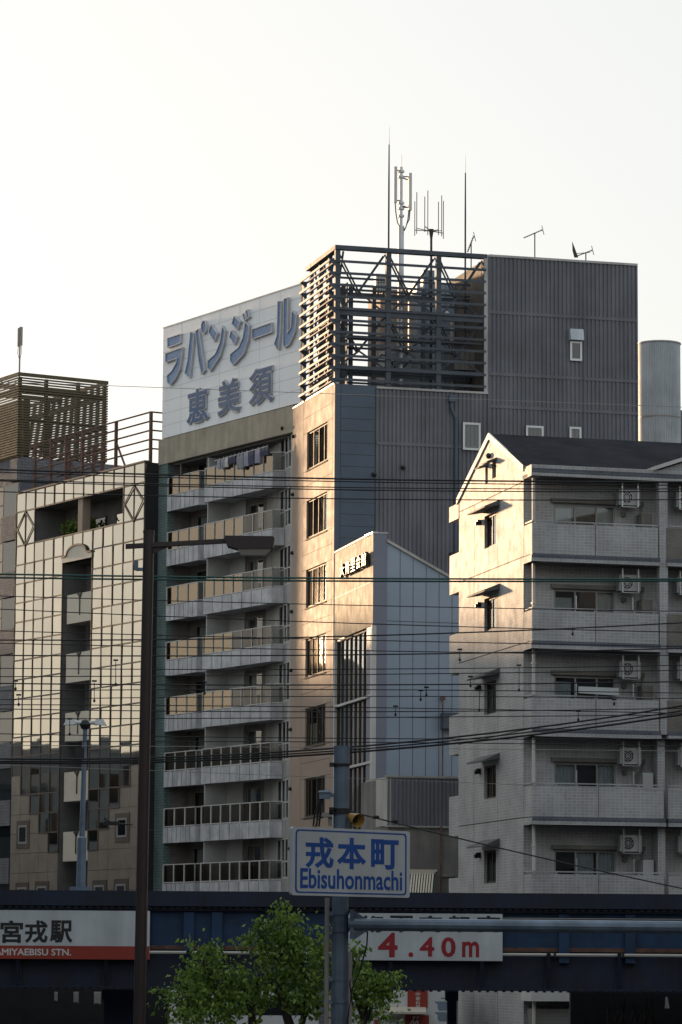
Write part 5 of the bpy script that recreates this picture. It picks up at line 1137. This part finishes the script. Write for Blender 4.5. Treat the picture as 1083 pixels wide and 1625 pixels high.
# ------------------------------------------------------------------ street trees
def tree(label, Y, base, limbs, blobs, nleaf):
    t = thing('street_tree', (base, Y, 0), label, 'tree', 'street trees'); b = MB()
    for l in limbs: b.tube([Vector((base, Y, 0)) if p is None else p for p in l[0]], l[1], 7)
    for c, r, rz in blobs:
        for _ in range(5):
            d = Vector((random.gauss(0, 1), random.gauss(0, 1), random.gauss(.3, .8))).normalized(); b.tube([c-Vector((0, 0, rz*.8)), c+d*r*.5, c+d*r*1.05], [.016, .010, .004], 5)
    b.build('trunk', M['bark'], t)
    for c, r, rz in blobs[:0]: pass
    v = MB(); cl = []
    for c, r, rz in blobs:
        k = int(nleaf*r*r*rz*14)
        for _ in range(max(6, int(260*r*rz))):
            d = Vector((random.gauss(0, 1), random.gauss(0, 1), random.gauss(0, 1))).normalized(); f = random.choice((random.uniform(.3, 1.0), random.uniform(.5, 1.05), random.uniform(1.0, 1.45))); cl.append((c+Vector((d.x*r*f, d.y*r*f, d.z*rz*f)), .06+.06*random.random()))
    for c, s in cl:
        for _ in range(nleaf+6):
            p = c+Vector((random.gauss(0, s), random.gauss(0, s), random.gauss(0, s*.8))); sz_ = random.choice((random.uniform(.05, .09), random.uniform(.08, .13)))
            d = (Vector((random.uniform(-1, 1), random.uniform(-1, 1), -.65+random.uniform(-.5, .5)))).normalized(); sd_ = d.cross(Vector((random.gauss(0, 1), random.gauss(0, 1), random.gauss(0, 1)))).normalized()
            nn = d.cross(sd_)*sz_*.12
            v.face([p, p+d*sz_*.45+sd_*sz_*.33+nn, p+d*sz_*1.05, p+d*sz_*.45-sd_*sz_*.33+nn])
    v.build('crown', M['leaf'], t); return t
YT = 60
def tp(x, y, dy=0): return at(x, y, YT+dy)
def rad(px): return px/5500*YT
b0 = tp(470, 1640).x
tree('street tree with the tallest crown, between the brown lamp and the signal pole', YT, b0, [([None, tp(470, 1660), tp(452, 1600), tp(450, 1560), tp(446, 1500)], [.12, .10, .075, .05, .02]), ([tp(470, 1660), tp(486, 1600), tp(484, 1550), tp(476, 1510)], [.07, .05, .035, .015]), ([tp(452, 1600), tp(430, 1560), tp(420, 1520)], [.045, .03, .012])],
     [(tp(450, 1462), rad(26), rad(26)), (tp(440, 1500, .2), rad(44), rad(30)), (tp(468, 1510, -.2), rad(40), rad(38)), (tp(418, 1480), rad(24), rad(22)), (tp(450, 1555, .1), rad(46), rad(26)), (tp(478, 1580, -.2), rad(30), rad(30))], 9)
b1 = tp(400, 1640).x
tree('low round street tree beside the brown lamp, leftmost of the trees', YT-.6, b1, [([None, tp(402, 1650), tp(400, 1610), tp(380, 1580), tp(352, 1560)], [.10, .085, .07, .05, .02]), ([tp(400, 1610), tp(410, 1570), tp(405, 1545)], [.05, .03, .012])],
     [(tp(330, 1530), rad(36), rad(30)), (tp(350, 1570, .2), rad(52), rad(36)), (tp(300, 1580), rad(34), rad(28)), (tp(340, 1605), rad(66), rad(24)), (tp(392, 1570), rad(30), rad(30)), (tp(288, 1600), rad(24), rad(18))], 9)
b2 = tp(575, 1640).x
tree('street tree half hidden behind the signal pole, under the clearance sign', YT+.8, b2, [([None, tp(575, 1650), tp(580, 1600), tp(590, 1560)], [.09, .07, .05, .02]), ([tp(578, 1620), tp(560, 1570), tp(552, 1530)], [.05, .03, .012])],
     [(tp(562, 1522), rad(18), rad(22)), (tp(585, 1556), rad(36), rad(26)), (tp(614, 1562), rad(22), rad(22)), (tp(585, 1592), rad(34), rad(34)), (tp(516, 1520), rad(14), rad(34)), (tp(505, 1590), rad(16), rad(26))], 9)

# ------------------------------------------------------------------ shops beyond the bridge
def shop(name, label, x0, x1, y1, Y, m, d=4, cat='shop'):
    p0 = at(x0, y1, Y); p1 = at(x1, y1, Y); t = thing(name, ((p0.x+p1.x)/2, Y, 0), label, cat); f = World(0, Y); b = MB(f); b.box(p0.x, p1.x, -d, 0, 0, p0.z); b.build('wall', m, t); return t, f
t, f = shop('white_shopfront', 'white shop wall under the bridge beside the brown lamp pole', 226, 300, 1555, 121, M['white']); a = MB(f); q0 = at(229, 1600, 121); q1 = at(236, 1577, 121); a.box(q0.x, q1.x, .05, .12, q0.z, q1.z); a.build('blade_sign', M['rust'], t)
a = MB(f); q0 = at(250, 1625, 121); a.tube([Vector((q0.x, 120.8, 0)), q0+Vector((0, -.2, .1)), at(250, 1605, 120.8)], [.06, .06, .02], 8); a.build('lamp', M['gold'], t)
t, f = shop('cream_shopfront', 'cream tiled shop wall with gold lettering behind the tallest tree', 300, 520, 1560, 124, M['tile_w'])
q0 = at(410, 1616, 124); q1 = at(424, 1592, 124); a = MB(f); text(a, f, 'P', q0.x, q1.x, q0.z, q1.z, .02, .1, offset=.02); q0 = at(415, 1621, 124); q1 = at(452, 1604, 124); text(a, f, 'anc', at(426, 1600, 124).x, at(452, 1600, 124).x, q0.z, at(400, 1608, 124).z, .02, .1, offset=.02); a.build('lettering', M['gold'], t)
a = MB(f); q0 = at(308, 1590, 123); 
t2 = thing('white_van', (at(312, 1600, 116).x, 116, 0), 'white van roof glimpsed behind the left street tree', 'van'); vw = World(at(285, 1600, 116).x, 116); zv = at(300, 1574, 116).z
a = MB(vw); a.prism_sz([(0, .5), (0, zv-.9), (.35, zv-.1), (.5, zv), (4.4, zv), (4.6, zv-.15), (4.65, .5)], -1.8, 0); a.build('body', M['white'], t2)
a = MB(vw); a.prism_sz([(.45, zv-.75), (.62, zv-.2), (1.5, zv-.2), (1.5, zv-.75)], 0, .006); a.prism_sz([(1.6, zv-.75), (1.6, zv-.2), (4.2, zv-.2), (4.2, zv-.75)], 0, .006); a.build('window', M['dglass'], t2)
for x in (.9, 3.8): a = MB(vw); a.tube([vw.P(x, -.05, .33), vw.P(x, .02, .33)], .33, 16); a.tube([vw.P(x, -1.85, .33), vw.P(x, -1.75, .33)], .33, 16); a.build('wheel', M['black'], t2)
t, f = shop('restaurant_front', 'white restaurant wall with red boards seen under the clearance sign', 560, 712, 1560, 118, M['white'])
def brd(x0, y0, x1, y1, m, name, o=.06, o0=.0):
    q0 = at(x0, y1, 118); q1 = at(x1, y0, 118); a = MB(f); a.box(q0.x, q1.x, o0, o, q0.z, q1.z); return a.build(name, m, t)
brd(647, 1572, 679, 1599, M['red'], 'red_board')
a = MB(f); 
for i, ch in enumerate('中華料理'): q0 = at(660, 1583+7*i-2, 118); q1 = at(667, 1576.5+7*i-2, 118); text(a, f, ch, q0.x, q1.x, q0.z, q1.z, .062, .068, offset=.01)
a.build('characters', M['white'], t)
a = MB(f); q0 = at(615, 1600, 118); q1 = at(676, 1611, 118); a.hexa([(q0.x, 118, q0.z), (q1.x, 118, q0.z), (q1.x, 117.2, q1.z+.05), (q0.x-.1, 117.2, q1.z+.05)], [(q0.x, 118, q0.z+.06), (q1.x, 118, q0.z+.06), (q1.x, 117.2, q1.z+.12), (q0.x-.1, 117.2, q1.z+.12)]); a.build('canopy', M['bal_w'], t)
brd(643, 1611, 681, 1700, M['red'], 'red_panel')
a = MB(f)
for i in range(4): p = at(648+i*4, 1640, 118); q = at(656+i*3, 1613, 118); a.bar(p+Vector((0, -.07, 0)), p.lerp(q, .5)+Vector((.1*(-1)**i, -.07, 0)), .04); a.bar(p.lerp(q, .5)+Vector((.1*(-1)**i, -.07, 0)), q+Vector((0, -.07, 0)), .04)
a.build('white_brush_mark', M['white'], t)
a = MB(f); 
for i, ch in enumerate('薬膳'): q0 = at(593, 1615+13*i, 118); q1 = at(602, 1604+13*i, 118); text(a, f, ch, q0.x, q1.x, q0.z, q1.z, .0, .01, offset=.02)
a.build('red_characters', M['redt'], t)
a = MB(f); q0 = at(611, 1622, 118); q1 = at(635, 1614, 118); text(a, f, '料理店', q0.x, q1.x, q0.z, q1.z, .0, .01); a.build('grey_characters', M['frame'], t)
# signal heads seen from behind on a pole
p = at(701, 1610, 110); t = thing('floodlight_pair', (p.x, 110, 0), 'pair of pale signal boxes on a thin pole under the bridge', 'signal'); fw_ = World(p.x, 110)
a = MB(fw_); a.tube([fw_.P(.3, 0, 0), fw_.P(.3, 0, at(716, 1582, 110).z)], .04, 6); a.tube([fw_.P(.3, 0, at(716, 1584, 110).z), fw_.P(-.02, 0, at(716, 1584, 110).z)], .03, 6); a.build('pole', M['frame'], t)
for y in (1594, 1611):
    z1_ = at(700, y-5, 110).z; z0_ = at(700, y+10, 110).z; a = MB(fw_); a.prism_sz([(-.08, z0_), (-.13, z0_+.1), (-.10, z1_), (.12, z1_), (.20, z1_-.08), (.20, z0_+.06), (.12, z0_)], -.1, .1); h = a.build('signal_box', M['panelb'], t)
    a = MB(fw_); a.hexa([fw_.P(-.22, -.09, z1_-.02), fw_.P(-.1, -.09, z1_-.12), fw_.P(-.1, .09, z1_-.12), fw_.P(-.22, .09, z1_-.02)], [fw_.P(-.22, -.09, z1_), fw_.P(-.1, -.09, z1_-.0), fw_.P(-.1, .09, z1_-.0), fw_.P(-.22, .09, z1_)]); a.build('visor', M['panelb'], h)

# ------------------------------------------------------------------ the other side of the street: what shades the lower storeys and is mirrored in the glass
def row(name, q0, q1, P0, dep, h, m, label):
    sv = Vector((-sin(SUN_AZ), cos(SUN_AZ))); tv_ = Vector((cos(SUN_AZ), sin(SUN_AZ)))
    f = World(); f.o = sv*P0; f.u = tv_; f.n = -sv
    c = f.P((q0+q1)/2, 0, 0); t = thing(name, c, label, 'building'); b = MB(f); hs_ = []
    nz = int(h/3.2); nx = max(2, int((q1-q0)/3.4)); w_ = (q1-q0)/nx
    for i in range(nx):
        for j in range(nz): hs_.append((q0+i*w_+.6, q0+i*w_+w_-.6, .9+j*3.2, 2.5+j*3.2))
    b.walls(q0, q1, 0, h, 0, hs_, .2); P = f.P
    b.box(q0, q1, -dep, -.5, 0, h-.1); b.box(q0, q1, -dep, .12, h-.1, h+.25); b.box(q0, q0+.05, -.5, 0, 0, h); b.box(q1-.05, q1, -.5, 0, 0, h); b.build('wall', m, t)
    g = MB(f)
    for k in hs_: g.q(k[0], k[1], k[2], k[3], -.15)
    g.build('window', M['dglass'], t); b = MB(f); b.box((q0+q1)/2-1.5, (q0+q1)/2+1.5, -5, -2, h+.25, h+2.0 if q1-q0 > 10 and not 70 < q0 < 95 else h+.8); b.build('roof_hut', m, t)
RP = 224
row('shade_block', 15, 79, 168, 12, 22.9, M['far2'], 'wide unseen block added left of the frame to shade the lower storeys')  # unseen block, placed and sized to shade the gabled house and hall
for i, (q0, q1, h, dm_) in enumerate(((-70, -45, 30, 'far'), (-44.5, -20, 27, 'far2'), (-19.5, 2, 31, 'far'), (2.5, 26, 27.5, 'far2'), (26.5, 48, 24, 'far'), (48.5, 66, 20.5, 'far2'), (66.5, 75.5, 20.3, 'far'), (76, 87, 17.2, 'far2'), (87.5, 105, 26.2, 'far'))):
    row('offframe_block', q0, q1, RP, 14, h, M[dm_], ['tall pale', 'brick', 'tallest pale', 'long brick', 'pale', 'broad brick', 'narrow low pale', 'low brick', 'end pale'][i]+' block across the street left of the frame, seen only as a reflection')

for i, (x0, x1, y0, y1, h, m_) in enumerate(((-70, -22, -75, -48, 34, 'far'), (-21, 24, -80, -52, 30, 'far2'), (25, 70, -75, -48, 37, 'far'), (-52, -26, -40, 30, 27, 'far2'), (-54, -28, 32, 104, 25, 'far'), (26, 52, -40, 25, 30, 'far'), (28, 56, 27, 92, 24, 'far2'))):  # unseen blocks added around the camera to darken the low foreground
    f = World((x0+x1)/2, y0); t = thing('offframe_block', ((x0+x1)/2, y0, 0), ['pale', 'brick', 'tall pale', 'long brick', 'long pale', 'near pale', 'near brick'][i]+' unseen block added to darken the foreground, '+['behind the camera on the left', 'straight behind the camera', 'behind the camera on the right', 'beside the camera on the left', 'on the left side before the bridge', 'beside the camera on the right', 'on the right side before the bridge'][i], 'building')
    W_ = World(0, 0); b = MB(W_); b.box(x0, x1, -y1, -y0, 0, h); b.box(x0-.15, x1+.15, -y1-.15, -y0+.15, h, h+.5); b.build('wall', M[m_], t)
    g = MB(W_)
    for j in range(int(h/3.3)):
        z = 1+j*3.3
        n = int((x1-x0)/4)
        for k in range(n): s = x0+1+k*(x1-x0-1)/n; g.box(s, s+1.8, -y1-.02, -y1+.1, z, z+1.6)
        n = int((y1-y0)/4)
        for k in range(n):
            s = -y1+1+k*(y1-y0-1)/n
            if x0 < 0: g.box(x1-.1, x1+.02, s, s+1.8, z, z+1.6)
            else: g.box(x0-.02, x0+.1, s, s+1.8, z, z+1.6)
    g.build('window', M['dglass'], t)
